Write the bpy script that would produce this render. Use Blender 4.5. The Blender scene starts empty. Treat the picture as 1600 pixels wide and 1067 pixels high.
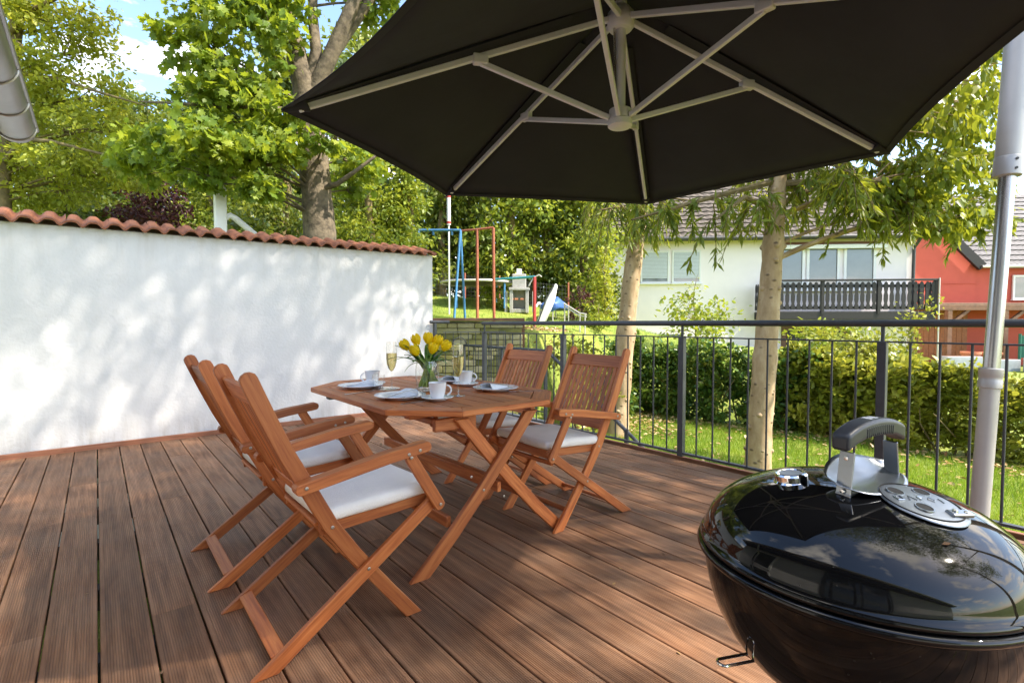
import bpy, bmesh, math, random
import numpy as np
from mathutils import Vector, Matrix, Euler
rad = math.radians
S = bpy.context.scene
COL = S.collection
random.seed(7)

# ------------------------------------------------------------------ camera, sky, sun, exposure
YAW = rad(39.4)
EYE = 1.1
cam_d = bpy.data.cameras.new('camera'); cam = bpy.data.objects.new('camera', cam_d); COL.objects.link(cam)
cam.location = (0, 0, EYE)
cam.rotation_euler = (rad(90 - 2.066), 0, -YAW)
cam_d.sensor_width = 36; cam_d.lens = 790 / 1600 * 36
cam_d.clip_start = 0.02; cam_d.clip_end = 3000
S.camera = cam

SUN_EL = rad(50)
FW = Vector((math.sin(YAW), math.cos(YAW), 0)); RT = Vector((math.cos(YAW), -math.sin(YAW), 0))
SUN_AZ = rad(146)                                   # clockwise from +Y
sdir = Vector((math.sin(SUN_AZ) * math.cos(SUN_EL), math.cos(SUN_AZ) * math.cos(SUN_EL), math.sin(SUN_EL)))
W = bpy.data.worlds.new('World'); S.world = W; W.use_nodes = True
nt = W.node_tree; nt.nodes.clear()
def N(nt, t, **k):
    n = nt.nodes.new(t)
    for a, b in k.items():
        if a == 'inp':
            for i, v in b.items(): n.inputs[i].default_value = v
        else: setattr(n, a, b)
    return n
out = N(nt, 'ShaderNodeOutputWorld'); bg = N(nt, 'ShaderNodeBackground', inp={'Strength': 0.15})
sky = N(nt, 'ShaderNodeTexSky', sky_type='NISHITA', sun_disc=False, sun_elevation=SUN_EL, sun_rotation=SUN_AZ, air_density=1.0, dust_density=1.0, ozone_density=1.0)
tc = N(nt, 'ShaderNodeTexCoord')
sep = N(nt, 'ShaderNodeSeparateXYZ'); nt.links.new(tc.outputs['Generated'], sep.inputs[0])
zz = N(nt, 'ShaderNodeMath', operation='MAXIMUM', inp={1: 0.0}); nt.links.new(sep.outputs[2], zz.inputs[0])
za = N(nt, 'ShaderNodeMath', operation='ADD', inp={1: 0.22}); nt.links.new(zz.outputs[0], za.inputs[0])
dx = N(nt, 'ShaderNodeMath', operation='DIVIDE'); dy = N(nt, 'ShaderNodeMath', operation='DIVIDE')
nt.links.new(sep.outputs[0], dx.inputs[0]); nt.links.new(za.outputs[0], dx.inputs[1])
nt.links.new(sep.outputs[1], dy.inputs[0]); nt.links.new(za.outputs[0], dy.inputs[1])
cmb = N(nt, 'ShaderNodeCombineXYZ'); nt.links.new(dx.outputs[0], cmb.inputs[0]); nt.links.new(dy.outputs[0], cmb.inputs[1])
nz = N(nt, 'ShaderNodeTexNoise', inp={'Scale': 1.9, 'Detail': 9.0, 'Roughness': 0.58, 'Distortion': 0.25}); nt.links.new(cmb.outputs[0], nz.inputs['Vector'])
rp = N(nt, 'ShaderNodeValToRGB'); nt.links.new(nz.outputs[0], rp.inputs[0])
rp.color_ramp.elements[0].position = 0.52; rp.color_ramp.elements[1].position = 0.63
mx = N(nt, 'ShaderNodeMixRGB', inp={2: (9.6, 8.9, 8.0, 1)})
nt.links.new(rp.outputs[0], mx.inputs[0]); nt.links.new(sky.outputs[0], mx.inputs[1])
nt.links.new(mx.outputs[0], bg.inputs[0]); nt.links.new(bg.outputs[0], out.inputs[0])

sun_d = bpy.data.lights.new('sun', 'SUN'); sun = bpy.data.objects.new('sun', sun_d); COL.objects.link(sun)
sun_d.energy = 3.7; sun_d.angle = rad(0.9); sun_d.color = (1.0, 0.90, 0.76)
sun.rotation_euler = (-sdir).to_track_quat('-Z', 'Y').to_euler()
sun.location = (20, -15, 20)
S.view_settings.view_transform = 'Standard'; S.view_settings.look = 'None'
S.view_settings.exposure = 1.74; S.view_settings.gamma = 1
S.render.engine = 'CYCLES'
S.cycles.max_bounces = 8; S.cycles.diffuse_bounces = 4; S.cycles.glossy_bounces = 4
S.cycles.transmission_bounces = 8; S.cycles.transparent_max_bounces = 8
S.cycles.caustics_reflective = False; S.cycles.caustics_refractive = False
S.cycles.use_denoising = True

# ------------------------------------------------------------------ helpers
def plan(l, d, z):
    """point on a ground grid turned like the garden: l metres to the right, d metres away"""
    return FW * d + RT * l + Vector((0, 0, z))
def at(px, py, d):
    return plan((px - 800) / 790 * d, d, EYE + (505 - py) / 790 * d)

def tag(o, label=None, cat=None, group=None, kind=None):
    if label: o['label'] = label
    if cat: o['category'] = cat
    if group: o['group'] = group
    if kind: o['kind'] = kind
    return o
def empty(name, loc=(0, 0, 0), rz=0.0):
    o = bpy.data.objects.new(name, None); COL.objects.link(o)
    o.location = loc; o.rotation_euler = (0, 0, rz); o.empty_display_size = 0.1
    return o
def link(name, me, parent=None):
    o = bpy.data.objects.new(name, me); COL.objects.link(o)
    if parent is not None: o.parent = parent
    return o
def copy_tree(o, parent=None):
    c = o.copy(); COL.objects.link(c)
    c.parent = parent
    for ch in [x for x in bpy.data.objects if x.parent == o]: copy_tree(ch, c)
    return c

class MB:
    def __init__(s): s.v = []; s.uv = []; s.f = []
    def add(s, vs, fs, uvs=None):
        b = len(s.v); s.v += [tuple(p) for p in vs]
        s.uv += uvs if uvs else [(p[0], p[1] + p[2]) for p in vs]
        s.f += [tuple(i + b for i in f) for f in fs]; return s
    def box(s, c, sz, rot=None):
        hx, hy, hz = sz[0] / 2, sz[1] / 2, sz[2] / 2; c = Vector(c)
        P = [Vector((x, y, z)) for x in (-hx, hx) for y in (-hy, hy) for z in (-hz, hz)]
        L = max(range(3), key=lambda i: sz[i])
        uv = [(p[L], p[(L + 1) % 3] + p[(L + 2) % 3]) for p in P]
        if rot is not None: P = [rot @ p for p in P]
        return s.add([p + c for p in P], [(0, 1, 3, 2), (4, 6, 7, 5), (0, 4, 5, 1), (2, 3, 7, 6), (0, 2, 6, 4), (1, 5, 7, 3)], uv)
    def beam(s, a, b, w, t, up=(0, 0, 1)):
        """bar from a to b, w wide (sideways), t thick (along up)"""
        a, b = Vector(a), Vector(b); x = (b - a); L = x.length; x.normalize()
        u = Vector(up); y = u.cross(x)
        if y.length < 1e-4: y = Vector((0, 1, 0)).cross(x)
        y.normalize(); z = x.cross(y)
        R = Matrix((x, y, z)).transposed()
        return s.box((a + b) / 2, (L, w, t), R)
    def ribbon(s, pts, w, y0, y1, flat0=False, flat1=False, round0=False, round1=False):
        """bent plank in the x-z plane, extruded from y0 to y1"""
        P = [Vector((p[0], p[1])) for p in pts]; n = len(P); rows = []; u = 0.0
        for i in range(n):
            if i: u += (P[i] - P[i - 1]).length
            d0 = (P[i] - P[i - 1]).normalized() if i else (P[1] - P[0]).normalized()
            d1 = (P[i + 1] - P[i]).normalized() if i < n - 1 else d0
            d = (d0 + d1).normalized(); nn = Vector((-d.y, d.x)); hw = (w if not isinstance(w, (list, tuple)) else w[i]) / 2
            a, b = P[i] + nn * hw, P[i] - nn * hw
            if (i == 0 and flat0) or (i == n - 1 and flat1):
                a = a + d * ((P[i].y - a.y) / d.y); b = b + d * ((P[i].y - b.y) / d.y)
            if i == 0 and round0:
                for k in (90, 60, 30):
                    off = -d * hw * math.sin(rad(k)) ; c = math.cos(rad(k)) * hw + 0.001
                    rows.append((P[0] + off + nn * c, P[0] + off - nn * c, -hw * math.sin(rad(k)), c))
            rows.append((a, b, u, hw))
            if i == n - 1 and round1:
                for k in (30, 60, 90):
                    off = d * hw * math.sin(rad(k)); c = math.cos(rad(k)) * hw + 0.001
                    rows.append((P[i] + off + nn * c, P[i] + off - nn * c, u + hw * math.sin(rad(k)), c))
        vs = []; uv = []; fs = []
        for a, b, uu, c in rows:
            vs += [(a.x, y0, a.y), (b.x, y0, b.y), (b.x, y1, b.y), (a.x, y1, a.y)]
            uv += [(uu, c), (uu, -c), (uu, -c + .02), (uu, c + .02)]
        for i in range(len(rows) - 1):
            o = i * 4
            for k in range(4): fs.append((o + k, o + (k + 1) % 4, o + 4 + (k + 1) % 4, o + 4 + k))
        fs.append((3, 2, 1, 0)); o = (len(rows) - 1) * 4; fs.append((o, o + 1, o + 2, o + 3))
        return s.add(vs, fs, uv)
    def tube(s, pts, r, n=8, caps=True):
        P = [Vector(p) for p in pts]; m = len(P); vs = []; uv = []; fs = []; u = 0
        t = (P[1] - P[0]).normalized(); ref = Vector((0, 0, 1)) if abs(t.z) < .9 else Vector((1, 0, 0))
        nx = t.cross(ref).normalized()
        for i in range(m):
            if i: u += (P[i] - P[i - 1]).length
            d = ((P[min(i + 1, m - 1)] - P[max(i - 1, 0)])).normalized()
            nx = (nx - d * nx.dot(d)).normalized(); ny = d.cross(nx)
            rr = r[i] if isinstance(r, (list, tuple, np.ndarray)) else r
            for k in range(n):
                a = 2 * math.pi * k / n
                vs.append(P[i] + (nx * math.cos(a) + ny * math.sin(a)) * rr); uv.append((u, k / n * .2))
        for i in range(m - 1):
            for k in range(n):
                fs.append((i * n + k, i * n + (k + 1) % n, (i + 1) * n + (k + 1) % n, (i + 1) * n + k))
        if caps: fs.append(tuple(range(n - 1, -1, -1))); fs.append(tuple((m - 1) * n + k for k in range(n)))
        return s.add(vs, fs, uv)
    def lathe(s, prof, n=32, c=(0, 0, 0), M=None, closed=False):
        c = Vector(c); vs = []; fs = []; m = len(prof)
        for r, z in prof:
            for k in range(n):
                a = 2 * math.pi * k / n; p = Vector((r * math.cos(a), r * math.sin(a), z))
                vs.append((M @ p if M is not None else p) + c)
        for i in range(m if closed else m - 1):
            j = (i + 1) % m
            for k in range(n):
                fs.append((i * n + k, i * n + (k + 1) % n, j * n + (k + 1) % n, j * n + k))
        if not closed:
            if prof[0][0] > 1e-5: fs.append(tuple(range(n - 1, -1, -1)))
            if prof[-1][0] > 1e-5: fs.append(tuple((m - 1) * n + k for k in range(n)))
        return s.add(vs, fs)
    def prism(s, poly, z0, z1, M=None):
        n = len(poly); vs = [Vector((x, y, z)) for z in (z0, z1) for x, y in poly]
        if M is not None: vs = [M @ v for v in vs]
        fs = [tuple(range(n - 1, -1, -1)), tuple(range(n, 2 * n))] + [(i, (i + 1) % n, n + (i + 1) % n, n + i) for i in range(n)]
        return s.add(vs, fs)
    def rbox(s, half, r, c=(0, 0, 0), n=6, puff=0.0, M=None, warp=None):
        """box with rounded edges; puff bulges its top"""
        hx, hy, hz = half; c = Vector(c); key = {}; vs = []; fs = []
        def vert(p):
            k = tuple(round(x, 4) for x in p)
            if k in key: return key[k]
            q = Vector((p[0] * hx, p[1] * hy, p[2] * hz))
            i = Vector((max(-hx + r, min(hx - r, q.x)), max(-hy + r, min(hy - r, q.y)), max(-hz + r, min(hz - r, q.z))))
            d = q - i
            if d.length > 1e-9: q = i + d.normalized() * r
            if puff: q.z += puff * (1 - p[0] ** 2) * (1 - p[1] ** 2) * (1 if p[2] > 0 else 0)
            if warp: q = warp(q)
            if M is not None: q = M @ q
            vs.append(q + c); key[k] = len(vs) - 1; return key[k]
        g = sorted(set([-1 + 2 * i / n for i in range(n + 1)]))
        def refine(h):
            e = r / h
            return sorted(set([round(x, 4) for x in g if abs(x) < 1 - e] + [-1, -1 + e * .3, -1 + e * .65, -1 + e, 1 - e, 1 - e * .65, 1 - e * .3, 1]))
        G = [refine(hx), refine(hy), refine(hz)]
        for ax in range(3):
            a, b = (ax + 1) % 3, (ax + 2) % 3
            for sgn in (-1, 1):
                for i in range(len(G[a]) - 1):
                    for j in range(len(G[b]) - 1):
                        q = []
                        for (ii, jj) in ((i, j), (i + 1, j), (i + 1, j + 1), (i, j + 1)):
                            p = [0, 0, 0]; p[ax] = sgn; p[a] = G[a][ii]; p[b] = G[b][jj]; q.append(vert(p))
                        fs.append(tuple(q if sgn > 0 else q[::-1]))
        return s.add(vs, fs)
    def mesh(s, name, mat, bevel=0.0, smooth=False, angle=40):
        me = bpy.data.meshes.new(name); me.from_pydata([tuple(v) for v in s.v], [], s.f)
        ul = me.uv_layers.new(name='UVMap')
        idx = np.empty(len(me.loops), dtype=np.int32); me.loops.foreach_get('vertex_index', idx)
        ul.data.foreach_set('uv', np.array(s.uv, dtype=np.float32)[idx].ravel())
        bm = bmesh.new(); bm.from_mesh(me)
        bmesh.ops.recalc_face_normals(bm, faces=bm.faces)
        if bevel:
            ed = [e for e in bm.edges if len(e.link_faces) == 2 and e.calc_face_angle(0) > rad(35)]
            bmesh.ops.bevel(bm, geom=ed, offset=bevel, segments=1, affect='EDGES', clamp_overlap=True)
        bm.to_mesh(me); bm.free()
        if smooth:
            me.polygons.foreach_set('use_smooth', np.ones(len(me.polygons), dtype=bool)); me.set_sharp_from_angle(angle=rad(angle))
        if mat: me.materials.append(mat)
        return me
    def build(s, name, mat, parent=None, bevel=0.0, smooth=False, angle=40):
        return link(name, s.mesh(name, mat, bevel, smooth, angle), parent)

# ------------------------------------------------------------------ materials
def newmat(name):
    m = bpy.data.materials.new(name); m.use_nodes = True; t = m.node_tree; t.nodes.clear()
    o = N(t, 'ShaderNodeOutputMaterial'); p = N(t, 'ShaderNodeBsdfPrincipled'); t.links.new(p.outputs[0], o.inputs[0])
    return m, t, p, o
def ramp(t, fac, stops):
    r = N(t, 'ShaderNodeValToRGB'); e = r.color_ramp.elements
    e[0].position, e[0].color = stops[0][0], (*stops[0][1], 1); e[1].position, e[1].color = stops[-1][0], (*stops[-1][1], 1)
    for p, c in stops[1:-1]: x = e.new(p); x.color = (*c, 1)
    t.links.new(fac, r.inputs[0]); return r.outputs[0]
def plain(name, col, rough=.5, metal=0., var=.12, scale=8., bump=0., bscale=60., coat=0., spec=.5):
    m, t, p, o = newmat(name)
    tcn = N(t, 'ShaderNodeTexCoord'); n = N(t, 'ShaderNodeTexNoise', inp={'Scale': scale, 'Detail': 5.0, 'Roughness': .6}); t.links.new(tcn.outputs['Object'], n.inputs['Vector'])
    lo = tuple(c * (1 - var) for c in col); hi = tuple(min(1, c * (1 + var)) for c in col)
    t.links.new(ramp(t, n.outputs[0], [(.3, lo), (.7, hi)]), p.inputs['Base Color'])
    p.inputs['Roughness'].default_value = rough; p.inputs['Metallic'].default_value = metal
    p.inputs['Coat Weight'].default_value = coat; p.inputs['Specular IOR Level'].default_value = spec
    if bump:
        b = N(t, 'ShaderNodeTexNoise', inp={'Scale': bscale, 'Detail': 4.0}); t.links.new(tcn.outputs['Object'], b.inputs['Vector'])
        bn = N(t, 'ShaderNodeBump', inp={'Strength': bump, 'Distance': .01}); t.links.new(b.outputs[0], bn.inputs['Height']); t.links.new(bn.outputs[0], p.inputs['Normal'])
    return m
def wood(name, c0, c1, c2, rough=.45, objvar=.25):
    m, t, p, o = newmat(name)
    uv = N(t, 'ShaderNodeUVMap'); oi = N(t, 'ShaderNodeObjectInfo')
    mp = N(t, 'ShaderNodeMapping', inp={'Scale': (4, 70, 1)}); t.links.new(uv.outputs[0], mp.inputs[0])
    ad = N(t, 'ShaderNodeVectorMath', operation='ADD'); t.links.new(mp.outputs[0], ad.inputs[0])
    cb = N(t, 'ShaderNodeCombineXYZ'); mu = N(t, 'ShaderNodeMath', operation='MULTIPLY', inp={1: 50.}); t.links.new(oi.outputs['Random'], mu.inputs[0]); t.links.new(mu.outputs[0], cb.inputs[2]); t.links.new(cb.outputs[0], ad.inputs[1])
    n = N(t, 'ShaderNodeTexNoise', inp={'Scale': 1.0, 'Detail': 6.0, 'Roughness': .6, 'Distortion': .6}); t.links.new(ad.outputs[0], n.inputs['Vector'])
    col = ramp(t, n.outputs[0], [(.28, c0), (.5, c1), (.75, c2)])
    mr = N(t, 'ShaderNodeMapRange', inp={'From Min': 0., 'From Max': 1., 'To Min': 1 - objvar, 'To Max': 1 + objvar * .6}); t.links.new(oi.outputs['Random'], mr.inputs[0])
    hs = N(t, 'ShaderNodeHueSaturation'); t.links.new(col, hs.inputs['Color']); t.links.new(mr.outputs[0], hs.inputs['Value'])
    t.links.new(hs.outputs[0], p.inputs['Base Color']); p.inputs['Roughness'].default_value = rough
    bn = N(t, 'ShaderNodeBump', inp={'Strength': .25, 'Distance': .003}); t.links.new(n.outputs[0], bn.inputs['Height']); t.links.new(bn.outputs[0], p.inputs['Normal'])
    return m
def deckwood():
    m, t, p, o = newmat('ribbed decking wood')
    tcn = N(t, 'ShaderNodeTexCoord'); oi = N(t, 'ShaderNodeObjectInfo')
    mp = N(t, 'ShaderNodeMapping', inp={'Scale': (38, 2.2, 8)}); t.links.new(tcn.outputs['Object'], mp.inputs[0])
    cb = N(t, 'ShaderNodeCombineXYZ'); mu = N(t, 'ShaderNodeMath', operation='MULTIPLY', inp={1: 90.}); t.links.new(oi.outputs['Random'], mu.inputs[0]); t.links.new(mu.outputs[0], cb.inputs[2]); t.links.new(mu.outputs[0], cb.inputs[1])
    ad = N(t, 'ShaderNodeVectorMath', operation='ADD'); t.links.new(mp.outputs[0], ad.inputs[0]); t.links.new(cb.outputs[0], ad.inputs[1])
    n = N(t, 'ShaderNodeTexNoise', inp={'Scale': 1.0, 'Detail': 7.0, 'Roughness': .62, 'Distortion': .4}); t.links.new(ad.outputs[0], n.inputs['Vector'])
    col = ramp(t, n.outputs[0], [(.28, (.105, .047, .025)), (.5, (.22, .108, .056)), (.72, (.355, .188, .102))])
    # weathered grey blotches
    g = N(t, 'ShaderNodeTexNoise', inp={'Scale': 2.6, 'Detail': 6.0, 'Roughness': .65}); ad2 = N(t, 'ShaderNodeVectorMath', operation='ADD'); t.links.new(tcn.outputs['Object'], ad2.inputs[0]); t.links.new(cb.outputs[0], ad2.inputs[1]); t.links.new(ad2.outputs[0], g.inputs['Vector'])
    gf = N(t, 'ShaderNodeMapRange', inp={'From Min': .42, 'From Max': .72, 'To Min': 0., 'To Max': .45}); t.links.new(g.outputs[0], gf.inputs[0])
    mx = N(t, 'ShaderNodeMixRGB', inp={2: (.26, .18, .125, 1)}); t.links.new(gf.outputs[0], mx.inputs[0]); t.links.new(col, mx.inputs[1])
    mr = N(t, 'ShaderNodeMapRange', inp={'To Min': .78, 'To Max': 1.22}); t.links.new(oi.outputs['Random'], mr.inputs[0])
    hs = N(t, 'ShaderNodeHueSaturation'); t.links.new(mx.outputs[0], hs.inputs['Color']); t.links.new(mr.outputs[0], hs.inputs['Value'])
    # ribs across the board (object x), flat border at each edge
    sp = N(t, 'ShaderNodeSeparateXYZ'); t.links.new(tcn.outputs['Object'], sp.inputs[0])
    w = N(t, 'ShaderNodeMath', operation='MULTIPLY', inp={1: 2 * math.pi / .0075}); t.links.new(sp.outputs[0], w.inputs[0])
    sn = N(t, 'ShaderNodeMath', operation='SINE'); t.links.new(w.outputs[0], sn.inputs[0])
    ab = N(t, 'ShaderNodeMath', operation='ABSOLUTE'); t.links.new(sp.outputs[0], ab.inputs[0])
    lt = N(t, 'ShaderNodeMath', operation='LESS_THAN', inp={1: .0605}); t.links.new(ab.outputs[0], lt.inputs[0])
    ml = N(t, 'ShaderNodeMath', operation='MULTIPLY'); t.links.new(sn.outputs[0], ml.inputs[0]); t.links.new(lt.outputs[0], ml.inputs[1])
    gr = N(t, 'ShaderNodeMapRange', inp={'From Min': -1., 'From Max': -.3, 'To Min': .55, 'To Max': 1.}); t.links.new(ml.outputs[0], gr.inputs[0])
    dk = N(t, 'ShaderNodeMixRGB', blend_type='MULTIPLY', inp={0: 1.}); t.links.new(hs.outputs[0], dk.inputs[1]); t.links.new(gr.outputs[0], dk.inputs[2])
    t.links.new(dk.outputs[0], p.inputs['Base Color'])
    hh = N(t, 'ShaderNodeMath', operation='ADD'); t.links.new(ml.outputs[0], hh.inputs[0]); t.links.new(n.outputs[0], hh.inputs[1])
    bn = N(t, 'ShaderNodeBump', inp={'Strength': .55, 'Distance': .0012}); t.links.new(hh.outputs[0], bn.inputs['Height']); t.links.new(bn.outputs[0], p.inputs['Normal'])
    p.inputs['Roughness'].default_value = .62; p.inputs['Specular IOR Level'].default_value = .3
    return m
def leafmat(name, stops, trans=.38, tcol=(.45, .55, .06), rough=.45):
    m, t, p, o = newmat(name)
    a = N(t, 'ShaderNodeAttribute', attribute_name='rnd')
    c = ramp(t, a.outputs['Fac'], stops); t.links.new(c, p.inputs['Base Color']); p.inputs['Roughness'].default_value = rough; p.inputs['Specular IOR Level'].default_value = .35
    tr = N(t, 'ShaderNodeBsdfTranslucent'); hs = N(t, 'ShaderNodeMixRGB', blend_type='MULTIPLY', inp={0: 0.0}); 
    mc = N(t, 'ShaderNodeMixRGB', inp={0: .55, 2: (*tcol, 1)}); t.links.new(c, mc.inputs[1]); t.links.new(mc.outputs[0], tr.inputs[0])
    ms = N(t, 'ShaderNodeMixShader', inp={0: trans}); t.links.new(p.outputs[0], ms.inputs[1]); t.links.new(tr.outputs[0], ms.inputs[2]); t.links.new(ms.outputs[0], o.inputs[0])
    return m
def glassmat(name, col=(1, 1, 1), ior=1.45, rough=0.0):
    """thin clear glass: mostly see-through, mirror-like at grazing angles"""
    m, t, p, o = newmat(name)
    t.nodes.remove(p)
    tr = N(t, 'ShaderNodeBsdfTransparent', inp={0: (*col, 1)}); gl = N(t, 'ShaderNodeBsdfGlossy', inp={'Roughness': .02})
    fr = N(t, 'ShaderNodeLayerWeight', inp={0: .5}); pw = N(t, 'ShaderNodeMath', operation='POWER', inp={1: ior}); ml = N(t, 'ShaderNodeMath', operation='MULTIPLY_ADD', inp={1: .65, 2: .11}); ms = N(t, 'ShaderNodeMixShader')
    t.links.new(fr.outputs['Facing'], pw.inputs[0]); t.links.new(pw.outputs[0], ml.inputs[0])
    t.links.new(ml.outputs[0], ms.inputs[0]); t.links.new(tr.outputs[0], ms.inputs[1]); t.links.new(gl.outputs[0], ms.inputs[2]); t.links.new(ms.outputs[0], o.inputs[0])
    return m

M = {}
M['deck'] = deckwood()
M['teak'] = wood('oiled eucalyptus wood', (.30, .072, .019), (.49, .145, .038), (.62, .235, .07), .48, .3)
M['trim'] = wood('reddish trim wood', (.16, .06, .03), (.27, .11, .06), (.36, .17, .1), .55)
M['bolt'] = plain('steel bolt', (.42, .38, .33), .45, 1.)
M['iron'] = plain('anthracite painted iron', (.045, .05, .06), .42, .0, .15, 20)
M['cushion'] = plain('white cotton', (.86, .83, .77), .85, 0, .05, 9, .3, 260)
M['umb'] = plain('charcoal umbrella fabric', (.036, .0375, .043), .92, 0, .14, 2.2, .35, 7, spec=.2)
M['alu'] = plain('champagne aluminium', (.70, .72, .77), .45, .1, .05, 10)
M['alu_pole'] = plain('silver grey powder coat', (.50, .485, .46), .38, .25, .05, 10)
M['alu_bright'] = plain('bare aluminium tube', (.55, .55, .56), .25, .85, .05, 10)
M['porcelain'] = plain('white porcelain', (.86, .86, .87), .12, 0, .02, 5, coat=.3)
M['napkin'] = plain('pale blue grey napkin', (.82, .84, .88), .8, 0, .05, 20, .15, 300)
M['steel'] = plain('polished steel', (.72, .72, .72), .16, 1., .04)
M['chrome'] = plain('chrome', (.85, .85, .86), .04, 1., .02)
M['brushed'] = plain('brushed aluminium', (.38, .41, .45), .3, 1., .06, 30)
M['enamel'] = plain('black porcelain enamel', (.005, .005, .0055), .04, 0, .1, 4, spec=.4)
M['damper'] = plain('satin aluminium', (.25, .28, .32), .42, .85, .12, 40)
def enamel():
    m, t, p, o = newmat('black porcelain enamel')
    tcn = N(t, 'ShaderNodeTexCoord')
    n = N(t, 'ShaderNodeTexNoise', inp={'Scale': 7., 'Detail': 6.0, 'Roughness': .7}); t.links.new(tcn.outputs['Object'], n.inputs['Vector'])
    r = N(t, 'ShaderNodeMapRange', inp={'From Min': .35, 'From Max': .7, 'To Min': .025, 'To Max': .075}); t.links.new(n.outputs[0], r.inputs[0]); t.links.new(r.outputs[0], p.inputs['Roughness'])
    v = N(t, 'ShaderNodeTexVoronoi', inp={'Scale': 75., 'Randomness': 1.0}); t.links.new(tcn.outputs['Object'], v.inputs['Vector'])
    d = N(t, 'ShaderNodeMapRange', inp={'From Min': .05, 'From Max': .12, 'To Min': .5, 'To Max': 0.}); t.links.new(v.outputs['Distance'], d.inputs[0])
    mk = N(t, 'ShaderNodeMapRange', inp={'From Min': .5, 'From Max': .62}); t.links.new(n.outputs[0], mk.inputs[0])
    ml = N(t, 'ShaderNodeMath', operation='MULTIPLY'); t.links.new(d.outputs[0], ml.inputs[0]); t.links.new(mk.outputs[0], ml.inputs[1])
    mx = N(t, 'ShaderNodeMixRGB', inp={1: (.005, .005, .0055, 1), 2: (.12, .115, .10, 1)}); t.links.new(ml.outputs[0], mx.inputs[0]); t.links.new(mx.outputs[0], p.inputs['Base Color'])
    p.inputs['Specular IOR Level'].default_value = .45
    return m
M['enamel'] = enamel()
M['rubber'] = plain('dark grey nylon', (.032, .035, .042), .38, 0, .08, 30)
M['hole'] = plain('black void', (.004, .004, .004), .8)
M['white_mark'] = plain('white print', (.75, .75, .75), .5)
M['glass'] = glassmat('clear glass', (.985, .99, .988), 3.0)
M['wine'] = plain('sparkling wine', (.95, .80, .36), .03)
t_ = M['wine'].node_tree; p_ = [n for n in t_.nodes if n.type == 'BSDF_PRINCIPLED'][0]; p_.inputs['Transmission Weight'].default_value = .85; p_.inputs['IOR'].default_value = 1.1
M['water'] = glassmat('water', (.95, .98, .96), 4.0)
M['petal'] = None
M['stem'] = plain('tulip green', (.24, .36, .06), .45, 0, .25, 40)
M['tleaf'] = plain('tulip leaf green', (.12, .28, .05), .4, 0, .25, 30)
M['plaster'] = plain('white garden wall plaster', (.80, .81, .83), .9, 0, .035, 1.5, .18, 45)
def plaster():
    m, t, p, o = newmat('white garden wall plaster')
    tcn = N(t, 'ShaderNodeTexCoord')
    n = N(t, 'ShaderNodeTexNoise', inp={'Scale': 1.3, 'Detail': 6.0, 'Roughness': .6}); t.links.new(tcn.outputs['Object'], n.inputs['Vector'])
    c = ramp(t, n.outputs[0], [(.3, (.69, .688, .69)), (.7, (.75, .747, .745))])
    sp = N(t, 'ShaderNodeSeparateXYZ'); t.links.new(tcn.outputs['Object'], sp.inputs[0])
    mp = N(t, 'ShaderNodeMapping', inp={'Scale': (9, 9, .9)}); t.links.new(tcn.outputs['Object'], mp.inputs[0])
    st = N(t, 'ShaderNodeTexNoise', inp={'Scale': 1.0, 'Detail': 5.0, 'Roughness': .7}); t.links.new(mp.outputs[0], st.inputs['Vector'])
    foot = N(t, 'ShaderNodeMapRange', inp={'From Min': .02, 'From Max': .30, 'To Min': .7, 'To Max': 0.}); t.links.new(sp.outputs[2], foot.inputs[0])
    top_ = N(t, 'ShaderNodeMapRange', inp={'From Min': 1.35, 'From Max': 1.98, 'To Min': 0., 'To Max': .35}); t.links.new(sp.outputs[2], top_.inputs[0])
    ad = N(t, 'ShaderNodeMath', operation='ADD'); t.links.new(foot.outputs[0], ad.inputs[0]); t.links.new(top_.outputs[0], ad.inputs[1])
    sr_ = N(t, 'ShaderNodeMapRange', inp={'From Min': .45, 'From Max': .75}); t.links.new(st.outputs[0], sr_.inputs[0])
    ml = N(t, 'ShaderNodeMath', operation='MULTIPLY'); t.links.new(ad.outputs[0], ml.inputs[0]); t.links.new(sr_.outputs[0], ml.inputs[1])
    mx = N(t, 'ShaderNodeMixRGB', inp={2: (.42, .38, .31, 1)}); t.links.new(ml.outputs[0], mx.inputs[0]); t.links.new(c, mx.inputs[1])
    t.links.new(mx.outputs[0], p.inputs['Base Color']); p.inputs['Roughness'].default_value = .9
    b = N(t, 'ShaderNodeTexNoise', inp={'Scale': 38., 'Detail': 5.0}); t.links.new(tcn.outputs['Object'], b.inputs['Vector'])
    b2 = N(t, 'ShaderNodeTexNoise', inp={'Scale': 6., 'Detail': 3.0}); t.links.new(tcn.outputs['Object'], b2.inputs['Vector'])
    ab = N(t, 'ShaderNodeMath', operation='ADD'); t.links.new(b.outputs[0], ab.inputs[0]); t.links.new(b2.outputs[0], ab.inputs[1])
    bn = N(t, 'ShaderNodeBump', inp={'Strength': .3, 'Distance': .012}); t.links.new(ab.outputs[0], bn.inputs['Height']); t.links.new(bn.outputs[0], p.inputs['Normal'])
    return m
M['plaster'] = plaster()
M['tile'] = plain('terracotta', (.25, .092, .042), .85, 0, .55, 6, .35, 60)
M['zinc'] = plain('zinc sheet', (.43, .42, .40), .36, .8, .12, 5)
M['darkmetal'] = plain('dark lacquered steel', (.05, .05, .05), .5)
M['concrete'] = plain('grey concrete', (.38, .37, .35), .9, 0, .2, 6, .3, 40)
M['facade'] = plain('off white house render', (.85, .78, .77), .9, 0, .03, 2, .15, 80)
M['facade_grey'] = plain('light grey house render', (.55, .55, .54), .9, 0, .05, 2, .15, 80)
M['redwall'] = plain('coral red render', (.52, .10, .066), .85, 0, .06, 2, .1, 60)
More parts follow.
